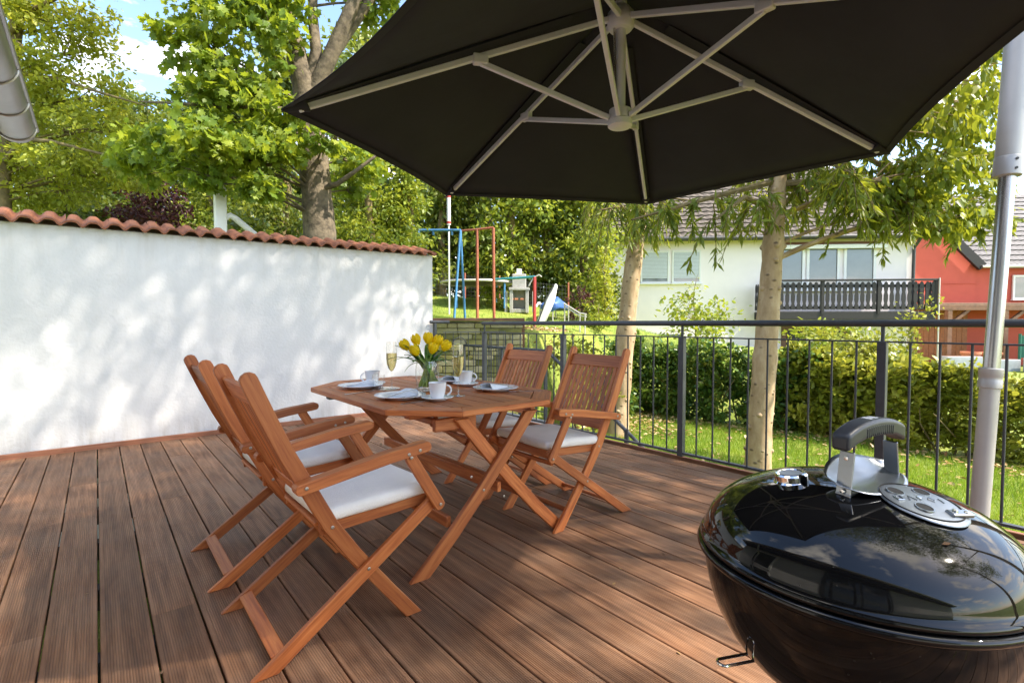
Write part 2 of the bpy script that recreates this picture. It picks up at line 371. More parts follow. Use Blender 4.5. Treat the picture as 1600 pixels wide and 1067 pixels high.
M['rooftile'] = plain('weathered brown grey roof tile', (.105, .09, .078), .85, 0, .4, 5, .2, 30, spec=.2)
M['rooftile_dark'] = plain('anthracite roof tile', (.10, .095, .10), .6, 0, .25, 5)
M['frame'] = plain('white window frame', (.78, .78, .76), .45, 0, .03)
M['pane'] = plain('window pane', (.10, .12, .135), .04, 0, .25, .8, coat=1.0, spec=.8)
M['pane_dark'] = plain('dark door glass', (.02, .022, .024), .03, 0, .1, 2, coat=.5)
M['blind'] = plain('pale grey roller blind', (.58, .62, .66), .6, 0, .04)
M['darkwood'] = plain('dark stained wood', (.013, .011, .011), .6, 0, .3, 12)
M['brownwood'] = plain('brown carport wood', (.15, .075, .04), .65, 0, .3, 8)
M['orangewood'] = plain('orange brown boards', (.32, .11, .035), .6, 0, .25, 10)
M['bluepaint'] = plain('blue painted tube', (.06, .20, .42), .45, 0, .15, 15)
M['rust'] = plain('rusty red tube', (.33, .10, .055), .7, 0, .35, 25)
M['redpaint'] = plain('red painted tube', (.42, .04, .04), .5, 0, .15, 15)
M['teal'] = plain('teal painted tube', (.05, .30, .36), .5)
M['whitepaint'] = plain('white paint', (.80, .80, .80), .45, 0, .04)
M['bluetarp'] = plain('blue tarpaulin', (.04, .11, .34), .5, 0, .2, 4, .6, 6)
M['greenmesh'] = plain('dark green privacy mesh', (.02, .13, .085), .8, 0, .15, 20, .4, 120)
M['planter'] = plain('blue grey planter stone', (.30, .33, .37), .8, 0, .12, 6, .2, 30)
M['clay'] = plain('clay pot', (.50, .19, .10), .8)
M['bark'] = plain('grey brown maple bark', (.125, .10, .068), .95, 0, .6, 11, 1.0, 30)
M['branch'] = plain('olive brown branch', (.17, .13, .06), .9, 0, .35, 12, .5, 40)
def birchbark():
    m, t, p, o = newmat('pale bark with dark knots')
    tcn = N(t, 'ShaderNodeTexCoord')
    mp = N(t, 'ShaderNodeMapping', inp={'Scale': (5, 5, 2.2)}); t.links.new(tcn.outputs['Object'], mp.inputs[0])
    n = N(t, 'ShaderNodeTexNoise', inp={'Scale': 1.5, 'Detail': 8.0, 'Roughness': .65}); t.links.new(mp.outputs[0], n.inputs['Vector'])
    c = ramp(t, n.outputs[0], [(.3, (.24, .16, .08)), (.5, (.38, .27, .155)), (.7, (.50, .385, .25))])
    mp2 = N(t, 'ShaderNodeMapping', inp={'Scale': (7, 7, 12)}); t.links.new(tcn.outputs['Object'], mp2.inputs[0])
    v = N(t, 'ShaderNodeTexVoronoi', inp={'Scale': 1.0, 'Randomness': 1.0}); t.links.new(mp2.outputs[0], v.inputs['Vector'])
    f = N(t, 'ShaderNodeMapRange', inp={'From Min': .10, 'From Max': .24, 'To Min': .85, 'To Max': 0.}); t.links.new(v.outputs['Distance'], f.inputs[0])
    mx = N(t, 'ShaderNodeMixRGB', inp={2: (.09, .06, .035, 1)}); t.links.new(f.outputs[0], mx.inputs[0]); t.links.new(c, mx.inputs[1])
    t.links.new(mx.outputs[0], p.inputs['Base Color']); p.inputs['Roughness'].default_value = .8
    ad = N(t, 'ShaderNodeMath', operation='ADD'); t.links.new(n.outputs[0], ad.inputs[0]); t.links.new(f.outputs[0], ad.inputs[1])
    bn = N(t, 'ShaderNodeBump', inp={'Strength': .5, 'Distance': .02}); t.links.new(ad.outputs[0], bn.inputs['Height']); t.links.new(bn.outputs[0], p.inputs['Normal'])
    return m
M['birch'] = birchbark()
M['petal'] = leafmat('yellow tulip petal', [(0, (.95, .70, .008)), (1, (.95, .74, .02))], .4, (1.0, .86, .02))
M['scrap'] = leafmat('dry leaf scrap', [(0, (.12, .06, .025)), (.6, (.24, .13, .06)), (1, (.36, .24, .10))], .1, (.3, .2, .08))
M['maple_leaf'] = leafmat('maple leaf', [(0, (.055, .12, .016)), (.5, (.15, .23, .024)), (1, (.33, .37, .035))], 0.45, (.52, .58, .03), 0.45)
M['ash_leaf'] = leafmat('yellow green leaf', [(0, (.14, .20, .025)), (.5, (.31, .35, .04)), (1, (.50, .47, .06))], 0.48, (.60, .58, .04), 0.45)
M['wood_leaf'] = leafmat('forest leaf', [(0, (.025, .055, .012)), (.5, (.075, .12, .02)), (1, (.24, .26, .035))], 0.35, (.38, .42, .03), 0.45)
M['lime_leaf'] = leafmat('lit forest leaf', [(0, (.055, .105, .016)), (.5, (.20, .27, .03)), (1, (.42, .43, .05))], 0.4, (.52, .54, .04), 0.45)  # brighter copy of the forest leaf, sunlight put into its colour
M['purple_leaf'] = leafmat('purple leaf', [(0, (.035, .012, .016)), (.5, (.075, .025, .03)), (1, (.15, .055, .05))], .2, (.2, .05, .04))
M['birch_leaf'] = leafmat('drooping green leaf', [(0, (.06, .11, .016)), (.5, (.14, .20, .024)), (1, (.36, .36, .035))], 0.42, (.52, .52, .03), 0.45)
M['laurel_leaf'] = leafmat('laurel leaf', [(0, (.03, .075, .018)), (.5, (.065, .14, .03)), (.85, (.17, .25, .045)), (1, (.42, .32, .06))], .25, (.34, .42, .04), .28)
M['rhodo_leaf'] = leafmat('yellow green shrub leaf', [(0, (.09, .13, .018)), (.5, (.26, .29, .035)), (1, (.50, .47, .08))], .32, (.52, .50, .05), .35)
M['dry_leaf'] = leafmat('fallen dry leaf', [(0, (.22, .11, .04)), (.5, (.38, .24, .10)), (1, (.55, .42, .24))], .1, (.4, .3, .1))
M['grass_blade'] = leafmat('grass blade', [(0, (.06, .14, .012)), (.5, (.14, .26, .02)), (1, (.36, .42, .05))], .35, (.40, .54, .03))
def lawnmat():
    m, t, p, o = newmat('lawn')
    tcn = N(t, 'ShaderNodeTexCoord')
    n = N(t, 'ShaderNodeTexNoise', inp={'Scale': .9, 'Detail': 8.0, 'Roughness': .65}); t.links.new(tcn.outputs['Object'], n.inputs['Vector'])
    n2 = N(t, 'ShaderNodeTexNoise', inp={'Scale': 28., 'Detail': 6.0, 'Roughness': .7}); t.links.new(tcn.outputs['Object'], n2.inputs['Vector'])
    ad = N(t, 'ShaderNodeMath', operation='ADD'); t.links.new(n.outputs[0], ad.inputs[0]); t.links.new(n2.outputs[0], ad.inputs[1])
    hf = N(t, 'ShaderNodeMath', operation='MULTIPLY', inp={1: .5}); t.links.new(ad.outputs[0], hf.inputs[0])
    t.links.new(ramp(t, hf.outputs[0], [(.34, (.08, .13, .016)), (.5, (.18, .24, .026)), (.64, (.36, .37, .07))]), p.inputs['Base Color'])
    p.inputs['Roughness'].default_value = .9
    bn = N(t, 'ShaderNodeBump', inp={'Strength': .8, 'Distance': .05}); t.links.new(n2.outputs[0], bn.inputs['Height']); t.links.new(bn.outputs[0], p.inputs['Normal'])
    return m
M['lawn'] = lawnmat()
def stonemat():
    m, t, p, o = newmat('mossy sandstone')
    tcn = N(t, 'ShaderNodeTexCoord'); oi = N(t, 'ShaderNodeObjectInfo')
    n = N(t, 'ShaderNodeTexNoise', inp={'Scale': 9., 'Detail': 7.0, 'Roughness': .65}); t.links.new(tcn.outputs['Object'], n.inputs['Vector'])
    ad = N(t, 'ShaderNodeMath', operation='ADD'); t.links.new(n.outputs[0], ad.inputs[0]); t.links.new(oi.outputs['Random'], ad.inputs[1])
    hf = N(t, 'ShaderNodeMath', operation='MULTIPLY', inp={1: .5}); t.links.new(ad.outputs[0], hf.inputs[0])
    t.links.new(ramp(t, hf.outputs[0], [(.2, (.13, .13, .03)), (.45, (.27, .25, .08)), (.6, (.36, .32, .15)), (.8, (.45, .40, .25))]), p.inputs['Base Color'])
    p.inputs['Roughness'].default_value = .9
    bn = N(t, 'ShaderNodeBump', inp={'Strength': .6, 'Distance': .02}); t.links.new(n.outputs[0], bn.inputs['Height']); t.links.new(bn.outputs[0], p.inputs['Normal'])
    return m
M['stone'] = stonemat()

# ------------------------------------------------------------------ fast meshes for foliage
def np_mesh(name, V, F, mat, rnd=None, smooth=False):
    me = bpy.data.meshes.new(name); nf, k = F.shape
    me.vertices.add(len(V)); me.vertices.foreach_set('co', V.astype(np.float32).ravel())
    me.loops.add(nf * k); me.loops.foreach_set('vertex_index', F.astype(np.int32).ravel())
    me.polygons.add(nf); me.polygons.foreach_set('loop_start', np.arange(0, nf * k, k, dtype=np.int32))
    if smooth: me.polygons.foreach_set('use_smooth', np.ones(nf, dtype=bool))
    if rnd is not None:
        a = me.attributes.new('rnd', 'FLOAT', 'POINT'); a.data.foreach_set('value', rnd.astype(np.float32))
    me.update(calc_edges=True); me.validate(); me.materials.append(mat); return me
LEAF = {}
def fan(out, dip):
    V = [(0, .42, -dip)] + [(x, y, 0) for x, y in out]; n = len(out)
    return np.array(V, float), np.array([(0, 1 + i, 1 + (i + 1) % n) for i in range(n)])
_h = [(0.04, 0), (.30, .05), (.20, .22), (.52, .40), (.36, .50), (.46, .78), (.20, .70), (.0, 1.0)]
LEAF['maple'] = fan(_h + [(-x, y) for x, y in _h[-2::-1]], .07)
LEAF['oval'] = (np.array([(0, 0, 0), (.24, .30, .05), (.20, .72, .04), (0, 1, -.03), (-.20, .72, .04), (-.24, .30, .05)], float),
                np.array([(0, 1, 2), (0, 2, 3), (0, 3, 4), (0, 4, 5)]))
LEAF['lance'] = (np.array([(0, 0, 0), (.11, .45, .03), (0, 1, -.06), (-.11, .45, .03)], float), np.array([(0, 1, 2), (0, 2, 3)]))
LEAF['blade'] = (np.array([(-.035, 0, 0), (.035, 0, 0), (0, 1, .22)], float), np.array([(0, 1, 2)]))
LEAF['rough'] = (np.array([(0, 0, 0), (.30, .35, .06), (.05, 1, -.04), (-.28, .5, .07)], float), np.array([(0, 1, 2), (0, 2, 3)]))
def foliage(name, P, A, size, kind, mat, rng, parent=None, roll=.9, shade=None):
    """P leaf stalk points, A leaf directions, one small folded blade for each"""
    T, F = LEAF[kind]; n = len(P)
    A = A / np.linalg.norm(A, axis=1, keepdims=True)
    up = np.tile(np.array([0, 0, 1.]), (n, 1)) + rng.normal(0, roll, (n, 3))
    up -= A * (up * A).sum(1, keepdims=True); up /= np.linalg.norm(up, axis=1, keepdims=True) + 1e-9
    B = np.cross(A, up)
    V = P[:, None, :] + size[:, None, None] * (T[None, :, 0:1] * B[:, None, :] + T[None, :, 1:2] * A[:, None, :] + T[None, :, 2:3] * up[:, None, :])
    FF = F[None] + (np.arange(n) * len(T))[:, None, None]
    r = rng.random(n) if shade is None else np.clip(shade, 0, 1)
    me = np_mesh(name, V.reshape(-1, 3), FF.reshape(-1, 3), mat, np.repeat(r, len(T)))
    return link(name, me, parent)
def clump_points(rng, c, r, n, sub=9, tight=.26):
    """uneven cloud: leaves gather round a few centres, gaps stay between them"""
    c = np.array(c, float); r = np.array(r, float) * np.ones(3)
    d = rng.normal(size=(sub, 3)); d /= np.linalg.norm(d, axis=1, keepdims=True)
    cen = d * (rng.random((sub, 1)) ** .45)
    k = rng.integers(0, sub, n)
    q = cen[k] + rng.normal(0, tight, (n, 3)) * np.array([1, 1, .62])
    return c + q * r, cen * r + c, k
def tree(name, label, cat, trunk, r0, clumps, kind, size, mat, bark, seed, group=None, droop=.35, origin=None, per=1.0, trunkname='trunk', crownname='crown', twigs=True, tight=.26, sub=9, rough=0.0, knots=0):
    """trunk: list of points; clumps: (centre, radius, leaves); limbs run from the trunk to every clump"""
    rng = np.random.default_rng(seed); o = Vector(trunk[0]); root = empty(name, o)
    tag(root, label, cat, group)
    mb = MB(); T = [Vector(p) - o for p in trunk]; n = len(T)
    # resample trunk
    pts = []; 
    for i in range(n - 1):
        for k in range(6): pts.append(T[i].lerp(T[i + 1], k / 6))
    pts.append(T[-1]); m = len(pts)
    rr = [r0 * (1 - .72 * (i / (m - 1)) ** 1.1) * (1 + rough * rng.normal()) for i in range(m)]
    rr[0] *= 1.35; rr[1] *= 1.12
    mb.tube(pts, rr, 14)
    if knots:
        for k in range(knots):
            i = int(rng.integers(2, m - 1)); a = rng.random() * 6.28
            p = pts[i] + Vector((math.cos(a), math.sin(a), 0)) * rr[i] * .9
            mb.lathe([(0, -.02), (.04, -.012), (.032, .016), (.012, .032), (0, .034)], 7, p, Euler((0, rad(90), a)).to_matrix().to_3x3())
    P, A, SH = [], [], []
    for (c, r, cnt) in clumps:
        c = Vector(c) - o; rv = np.array(r, float) * np.ones(3)
        j = min(range(m), key=lambda i: (pts[i] - c).length + max(0, pts[i].z - c.z + .25 * Vector((pts[i].x - c.x, pts[i].y - c.y)).length) * 1.6)
        a = pts[j]; L = (c - a).length
        mid = a.lerp(c, .5) + Vector((rng.normal(), rng.normal(), 1.2 + rng.random())) * L * .06
        br = []
        for k in range(7):
            s = k / 6; br.append((a * (1 - s) + mid * s).lerp(mid * (1 - s) + c * s, s))
        rb = min(rr[j] * .38, .008 + .009 * L)
        if twigs: mb.tube(br, [rb * (1 - .8 * k / 6) + .004 for k in range(7)], 6, False)
        nn = int(cnt * per)
        q, cen, kk = clump_points(rng, c, rv, nn, sub, tight)
        if twigs:
            for e in cen[:7]:
                e = Vector(e); mm = Vector(br[4]).lerp(e, .5) + Vector(rng.normal(0, .05, 3))
                mb.tube([br[4], mm, e], [rb * .32 + .004, rb * .2 + .003, .003], 4, False)
        out_ = (q - np.array(c)) / rv
        A.append(out_ * .7 + rng.normal(0, .75, (nn, 3)) + np.array([0, 0, -droop * 2])); P.append(q)
        base = rng.random(len(cen))
        SH.append(.55 * base[kk] + .45 * rng.random(nn))
    mb.build(trunkname, bark, root, smooth=True, angle=60)
    if P:
        P = np.concatenate(P); A = np.concatenate(A); SH = np.concatenate(SH)
        foliage(crownname, P, A, size * rng.uniform(.5, 1.3, len(P)), kind, mat, rng, root, shade=SH)
    return root

# ------------------------------------------------------------------ ground
LOW = -0.9
def sstep(x, a, b):
    t = min(1, max(0, (x - a) / (b - a))); return t * t * (3 - 2 * t)
def ground(l, d):
    far = 1.15 + .2 * min(3.5, max(0, d - 12.5)) - .1 * (max(-6, l) + 1.4) - .6 * sstep(l, 1, 6)
    far = max(LOW, far)
    if l < .1: m = sstep(d, 8.55, 8.85)
    else:
        d0 = 9.0 if l < 3 else max(7.4, 11.4 - (l - 3) * .95)
        if l < 3: d0 = 8.6 + (11.4 - 8.6) * sstep(l, .1, 3)
        m = sstep(d, d0, d0 + (.3 if l < .1 else .5 + 2.5 * sstep(l, .1, 2)))
    return LOW + (far - LOW) * m + .03 * math.sin(l * 1.7 + d) * math.sin(d * 1.3)
def axis(lo, hi, step, far):
    a = list(np.arange(lo, hi, step)); k = step; x = a[-1]
    while x < far: k *= 1.35; x += k; a.append(x)
    k = step; x = lo
    while x > -far: k *= 1.35; x -= k; a.insert(0, x)
    return a
Ls = axis(-9, 26, .3, 900); Ds = axis(-2, 30, .3, 900)
V = np.array([plan(l, d, ground(l, d)) for d in Ds for l in Ls]); nl = len(Ls)
F = np.array([(j * nl + i, j * nl + i + 1, (j + 1) * nl + i + 1, (j + 1) * nl + i) for j in range(len(Ds) - 1) for i in range(nl - 1)])
tag(link('lawn', np_mesh('lawn', V, F, M['lawn'], smooth=True)), 'green lawn falling away from the raised deck, rising behind the hedge', 'lawn', kind='structure')

# grass blades where single blades can be seen
rng = np.random.default_rng(3)
def hedge_d(l): return 10.9 - (l - 3) * .975 if l < 7 else 7.0 - (l - 7) * .5
G = []
while len(G) < 70000:
    l = rng.uniform(.8, 10); d = rng.uniform(2.6, 10.9)
    if l < 1.0 * d * .18: continue
    if l > 1.08 * d + .4: continue
    p = plan(l, d, 0)
    if p.x < 3.85: continue
    if d > hedge_d(max(3, l)) - .1: continue
    G.append((l, d))
for _ in range(26000):
    l = rng.uniform(-3.5, 7); d = 8.9 + 8 * rng.random()
    if l > .2 and d < 11.6: continue
    G.append((l, d))
P = np.array([plan(l, d, ground(l, d) - .005) for l, d in G]); A = rng.normal(0, .38, (len(G), 3)) + np.array([0, 0, 1.])
gx = np.array([.5 + .25 * math.sin(l * 2.1 + 1.3 * d) * math.sin(d * 1.9 - l) for l, d in G]) + rng.normal(0, .2, len(G))
tag(foliage('grass', P, A, rng.uniform(.05, .12, len(G)), 'blade', M['grass_blade'], rng, shade=gx), 'short sunlit grass on the lawn beyond the railing', 'grass', kind='stuff')
# fallen leaves
Lf = []
for _ in range(2600):
    k = rng.random()
    if k < .55: l = rng.uniform(.2, 3.2); d = rng.uniform(8.8, 12)
    elif k < .8: l = rng.uniform(2.2, 8); d = hedge_d(max(3, l)) - abs(rng.normal(.15, .35)) - .05
    else: l = rng.uniform(1, 7); d = rng.uniform(5, 10)
    if plan(l, d, 0).x < 4: continue
    Lf.append((l, d))
P = np.array([plan(l, d, ground(l, d) + .045) for l, d in Lf]); A = rng.normal(0, 1, (len(Lf), 3)) * np.array([1, 1, .25])
tag(foliage('fallen_leaves', P, A, rng.uniform(.05, .11, len(Lf)), 'oval', M['dry_leaf'], rng, roll=.3), 'dry brown leaves lying on the bank and lawn', 'leaves', kind='stuff')

# ------------------------------------------------------------------ deck
deck = MB()
for y in np.arange(-2.6, 5.7, .6): deck.box((1.45, y, -.085), (4.4, .07, .09))
deck_o = tag(deck.build('deck', M['darkmetal']), 'brown ribbed timber deck', 'deck', kind='structure')
PITCH = .151; X0 = -.019 - 5 * PITCH
board_cache = {}
def board_mesh(L):
    k = round(L, 3)
    if k not in board_cache:
        board_cache[k] = MB().prism([(-.07225, -.025), (.07225, -.025), (.07225, -.0045), (.0705, -.0015), (.0675, 0), (-.0675, 0), (-.0705, -.0015), (-.07225, -.0045)], -L / 2, L / 2, Matrix(((1, 0, 0), (0, 0, -1), (0, 1, 0)))).mesh('deck_board', M['deck'])
    return board_cache[k]
rb = random.Random(4)
nb = int((3.70 - X0) / PITCH)
for i in range(nb):
    x = X0 + (i + .5) * PITCH + rb.uniform(-.0008, .0008)
    cuts = [-2.7]; y = -2.7 + rb.choice([1.2, 2.1, 2.9, 3.5])
    while y < 5.2: cuts.append(y); y += rb.choice([2.2, 2.9, 3.6])
    cuts.append(5.70)
    for a, b in zip(cuts[:-1], cuts[1:]):
        L = b - a - .0012
        o = link('deck_board', board_mesh(L), deck_o); o.location = (x, (a + b) / 2, rb.uniform(-.0008, .0008))
        if rb.random() < .5: o.rotation_euler = (0, 0, math.pi)
MB().box((1.45, 5.715, .018), (4.42, .026, .05)).build('edge_board', M['trim'], deck_o, .003)
MB().box((3.725, 1.4, -.11), (.028, 8.2, .22)).build('fascia_board', M['trim'], deck_o, .003)
for x in (-.6, 1.4, 3.5):
    for y in (-2, 1.5, 5.2): MB().box((x, y, -.52), (.1, .1, .78)).build('support_post', M['brownwood'], deck_o)

Lf = [(rng.uniform(-.6, 3.5), rng.uniform(.6, 5.6)) for _ in range(90)]
P = np.array([(x if rng.random() < .4 else X0 + round((x - X0) / PITCH) * PITCH + rng.normal(0, .012), y, .003) for x, y in Lf]); A = rng.normal(0, 1, (len(Lf), 3)) * np.array([1, 1, .15])
tag(foliage('deck_leaves', P, A, rng.uniform(.010, .024, len(Lf)), 'oval', M['scrap'], rng, roll=.3), 'scattered tiny dry leaf scraps on the deck boards', 'leaves', kind='stuff')

# ------------------------------------------------------------------ garden wall with tiled cap
gw = empty('garden_wall', (1.0, 5.75, 0)); tag(gw, 'white rendered garden wall with terracotta tile capping behind the table', 'wall')
def slopez(x): return 1.915 + .013 * (x + .6)
mb = MB(); x0, x1 = -3.4, 3.385
nseg = 12
vs = []; fs = []
xs = np.linspace(x0, x1, nseg + 1)
for x in xs:
    for (y, z) in ((5.75, -.95), (5.75, slopez(x)), (5.99, slopez(x) + .08), (5.99, -.95)): vs.append((x - 1, y - 5.75, z))
for i in range(nseg):
    for k in range(4): fs.append((i * 4 + k, i * 4 + (k + 1) % 4, i * 4 + 4 + (k + 1) % 4, i * 4 + 4 + k))
fs += [(0, 1, 2, 3), tuple(nseg * 4 + k for k in (3, 2, 1, 0))]
mb.add(vs, fs); mb.build('wall', M['plaster'], gw)
MB().box((-.0, -.012, -.03), (6.8, .02, .13)).build('base_strip', M['darkmetal'], gw)
def tile_mesh(flip):
    TP = .143; n = 14; th = .013; vs = []; fs = []
    def prof(s):                    # roll then trough, s 0..1
        return .021 * math.cos(2 * math.pi * (s - .3)) - .005 * math.cos(4 * math.pi * (s - .3))
    Ly = .42; ny = 3
    for j in range(ny + 1):
        for i in range(n + 1):
            s = i / n * 1.06; x = (s - .5) * TP; y = (j / ny) * Ly; z = prof(s) + y * .29
            k = 1 - .06 * j / ny
            vs.append((x * k, y, z)); vs.append((x * k, y + .003, z - th))
    w = (n + 1) * 2
    for j in range(ny):
        for i in range(n):
            a = j * w + i * 2
            fs.append((a, a + 2, a + 2 + w, a + w)); fs.append((a + 1, a + 1 + w, a + 3 + w, a + 3))
    for i in range(n): fs.append((i * 2, i * 2 + 1, i * 2 + 3, i * 2 + 2))
    for j in range(ny):
        a = j * w; fs.append((a, a + w, a + w + 1, a + 1)); a = j * w + n * 2; fs.append((a, a + 1, a + w + 1, a + w))
    return MB().add(vs, fs).mesh('roof_tile', M['tile'], smooth=True, angle=50)
tm = tile_mesh(0); rt = random.Random(5)
i = 0; x = -1.55
while x < 3.46:
    o = link('roof_tile', tm, gw); o.location = (x - 1, -.085 + rt.uniform(-.006, .006), slopez(x) + .028 + rt.uniform(-.003, .003)); o.rotation_euler = (rt.uniform(-.015, .015), 0, rt.uniform(-.02, .02)); x += .1435
x = -1.55
tmb = tm
while x < 3.46:
    o = link('roof_tile', tmb, gw); o.location = (x - 1, .70, slopez(x) - .03); o.rotation_euler = (0, 0, math.pi); x += .1435

# ------------------------------------------------------------------ deck railing
RX = 3.66
rl = empty('deck_railing', (RX, 2.3, 0)); tag(rl, 'anthracite metal railing with upright bars along the deck edge', 'railing')
ys = [4.985, 3.635, 2.285, .935, -.415, -1.765]
pm = MB().box((0, 0, .505), (.048, .048, .97)).mesh('post', M['iron'], .003)
stem = MB().tube([(0, 0, .98), (0, 0, 1.085)], .011, 8).mesh('stem', M['iron'], smooth=True)
bmesh_bar = MB().tube([(0, 0, .05), (0, 0, .985)], .0068, 8).mesh('baluster', M['iron'], smooth=True)
for y in ys:
    o = link('post', pm, rl); o.location = (0, y - 2.3, 0); c = link('stem', stem, o)
for a, b in zip(ys[:-1], ys[1:]):
    for k in range(1, 10):
        o = link('baluster', bmesh_bar, rl); o.location = (0, a + (b - a) * k / 10 - 2.3, 0)
mid = -2.3
MB().tube([(0, 5.02 + mid, 1.10), (0, -2.0 + mid, 1.10)], .0225, 14).build('handrail', M['iron'], rl, smooth=True)
MB().box((0, 1.61 + mid, .988), (.028, 6.75, .010)).build('top_bar', M['iron'], rl)
MB().box((0, 1.61 + mid, .045), (.034, 6.75, .016)).build('bottom_bar', M['iron'], rl)

# stairs, landing and their railing
st = empty('garden_stairs', (4.2, 5.3, 0)); tag(st, 'pale concrete landing and steps down to the garden beside the deck', 'stairs')
MB().box((0.0, .2, -.27), (.86, 1.4, .14)).build('landing', M['concrete'], st, .006)
for k in range(4):
    MB().box((0, -.66 - k * .28, -.42 - k * .17), (.86, .30, .14)).build('step', M['concrete'], st, .006)
sr = empty('stair_railing', (4.65, 5.0, -.2)); tag(sr, 'dark metal stair handrail descending behind the deck railing', 'railing')
A_, B_, C_ = Vector((0, 1.9, .94)), Vector((0, -.08, .93)), Vector((0, -1.75, -.16))
MB().tube([A_, B_, B_ + (C_ - B_) * .03, C_], .022, 10).build('handrail', M['iron'], sr, smooth=True)
for y in (1.9, .9, -.05): MB().box((0, y, .46), (.04, .04, .92)).build('post', M['iron'], sr, .003)
MB().box((0, -1.4, -.26), (.04, .04, .7)).build('post', M['iron'], sr, .003)
MB().box((0, .92, .1), (.02, 1.9, .012)).build('bottom_bar', M['iron'], sr)
for k in range(13):
    y = 1.77 - k * .135
    o = link('baluster', MB().tube([(0, 0, .1), (0, 0, .92)], .006, 6).mesh('baluster', M['iron'], smooth=True), sr) if k == 0 else link('baluster', bb, sr)
    bb = o.data; o.location = (0, y, 0)
wr = empty('wall_handrail', (3.45, 5.70, 0)); tag(wr, 'short dark handrail with scroll work fixed at the end of the white wall', 'handrail')
MB().tube([(-.13, 0, 1.115), (.0, 0, 1.115), (.16, .02, 1.115)], .021, 10).build('handrail', M['iron'], wr, smooth=True)
MB().box((-.06, 0, .5), (.036, .036, 1.2)).build('post', M['iron'], wr, .003)
MB().lathe([(0, -.035), (.03, -.02), (.036, 0), (.03, .02), (0, .035)], 12, (-.06, 0, .93)).build('collar', M['iron'], wr, smooth=True)
gp = empty('landing_gate', (3.50, 5.72, 0)); tag(gp, 'thin wire panel of upright rods between the white wall and stairs', 'gate')
MB().box((.55, 0, .98), (1.05, .016, .012)).build('top_bar', M['iron'], gp)
MB().box((.55, 0, .10), (1.05, .016, .012)).build('bottom_bar', M['iron'], gp)
rod = MB().tube([(0, 0, .1), (0, 0, .98)], .005, 6).mesh('rod', M['iron'], smooth=True)
for k in range(9): o = link('rod', rod, gp); o.location = (.06 + k * .122, 0, 0)
MB().tube([(.28 + .11 * math.cos(a), 0, .80 + .11 * math.sin(a)) for a in np.linspace(0, math.pi, 12)], .006, 6, False).build('arch', M['iron'], gp, smooth=True)

# ------------------------------------------------------------------ retaining wall of slim stones
rw = empty('retaining_wall', plan(-.85, 8.5, LOW), -YAW); tag(rw, 'mossy yellow stone retaining wall holding the upper lawn', 'wall')
MB().box((.0, .16, 1.0), (2.02, .2, 2.06)).build('core', M['concrete'], rw)
rs = random.Random(8); zc = 0.0
while zc < 1.98:
    hgt = rs.choice([.075, .09, .1, .12]); xx = -1.02
    while xx < 1.0:
        Lb = min(rs.uniform(.16, .42), 1.03 - xx)
        if Lb < .08: xx += Lb; continue
        o = link('stone', MB().rbox((Lb / 2 - .004, .07, hgt / 2 - .004), .012, n=2).mesh('stone', M['stone']), rw) if False else None
        m_ = MB().box((0, 0, 0), (Lb - .008, .12, hgt - .008)).mesh('stone', M['stone'], .009)
        o = link('stone', m_, rw); o.location = (xx + Lb / 2, rs.uniform(-.015, .012), zc + hgt / 2); xx += Lb
    zc += hgt
MB().box((0, .06, 2.06), (2.12, .42, .05)).build('coping', M['brownwood'], rw, .006)
for sx in (1.03,): MB().box((sx, .25, 1.0), (.07, .5, 2.14)).build('end_post', M['brownwood'], rw, .006)

# ------------------------------------------------------------------ the house the deck belongs to (left edge, and seen in the grill lid)
hs = empty('home_house', (-.78, .5, 0)); tag(hs, 'house eaves with zinc gutter at the upper left edge above the deck', 'house')
MB().box((-.15, -2.2, .7), (.3, 11.6, 3.1)).build('wall', M['facade_grey'], hs)
dr = MB().box((.006, -1.0, 1.02), (.05, 1.7, 2.08)).build('door', M['darkmetal'], hs, .004)
MB().box((.036, -1.4, 1.02), (.012, .74, 1.92)).build('pane', M['pane_dark'], dr); MB().box((.036, -.6, 1.02), (.012, .74, 1.92)).build('pane', M['pane_dark'], dr)
wn = MB().box((.006, 1.7, 1.35), (.05, 1.1, 1.2)).build('window', M['frame'], hs, .004); MB().box((.036, 1.7, 1.35), (.012, .96, 1.06)).build('pane', M['pane_dark'], wn)
mb = MB(); mb.add([(.34, -8.2, 2.17), (.34, 3.62, 2.17), (-3.0, 3.62, 4.1), (-3.0, -8.2, 4.1), (.34, -8.2, 2.25), (.34, 3.62, 2.25), (-3.0, 3.62, 4.22), (-3.0, -8.2, 4.22)],
    [(0, 1, 2, 3), (7, 6, 5, 4), (0, 4, 5, 1), (1, 5, 6, 2), (2, 6, 7, 3), (3, 7, 4, 0)]); roof = mb.build('roof', M['rooftile_dark'], hs)
MB().box((.345, -2.29, 2.19), (.02, 11.8, .14)).build('fascia', M['darkwood'], roof, .003)
MB().box((.16, -2.29, 2.10), (.34, 11.7, .02)).build('soffit', M['darkwood'], roof)
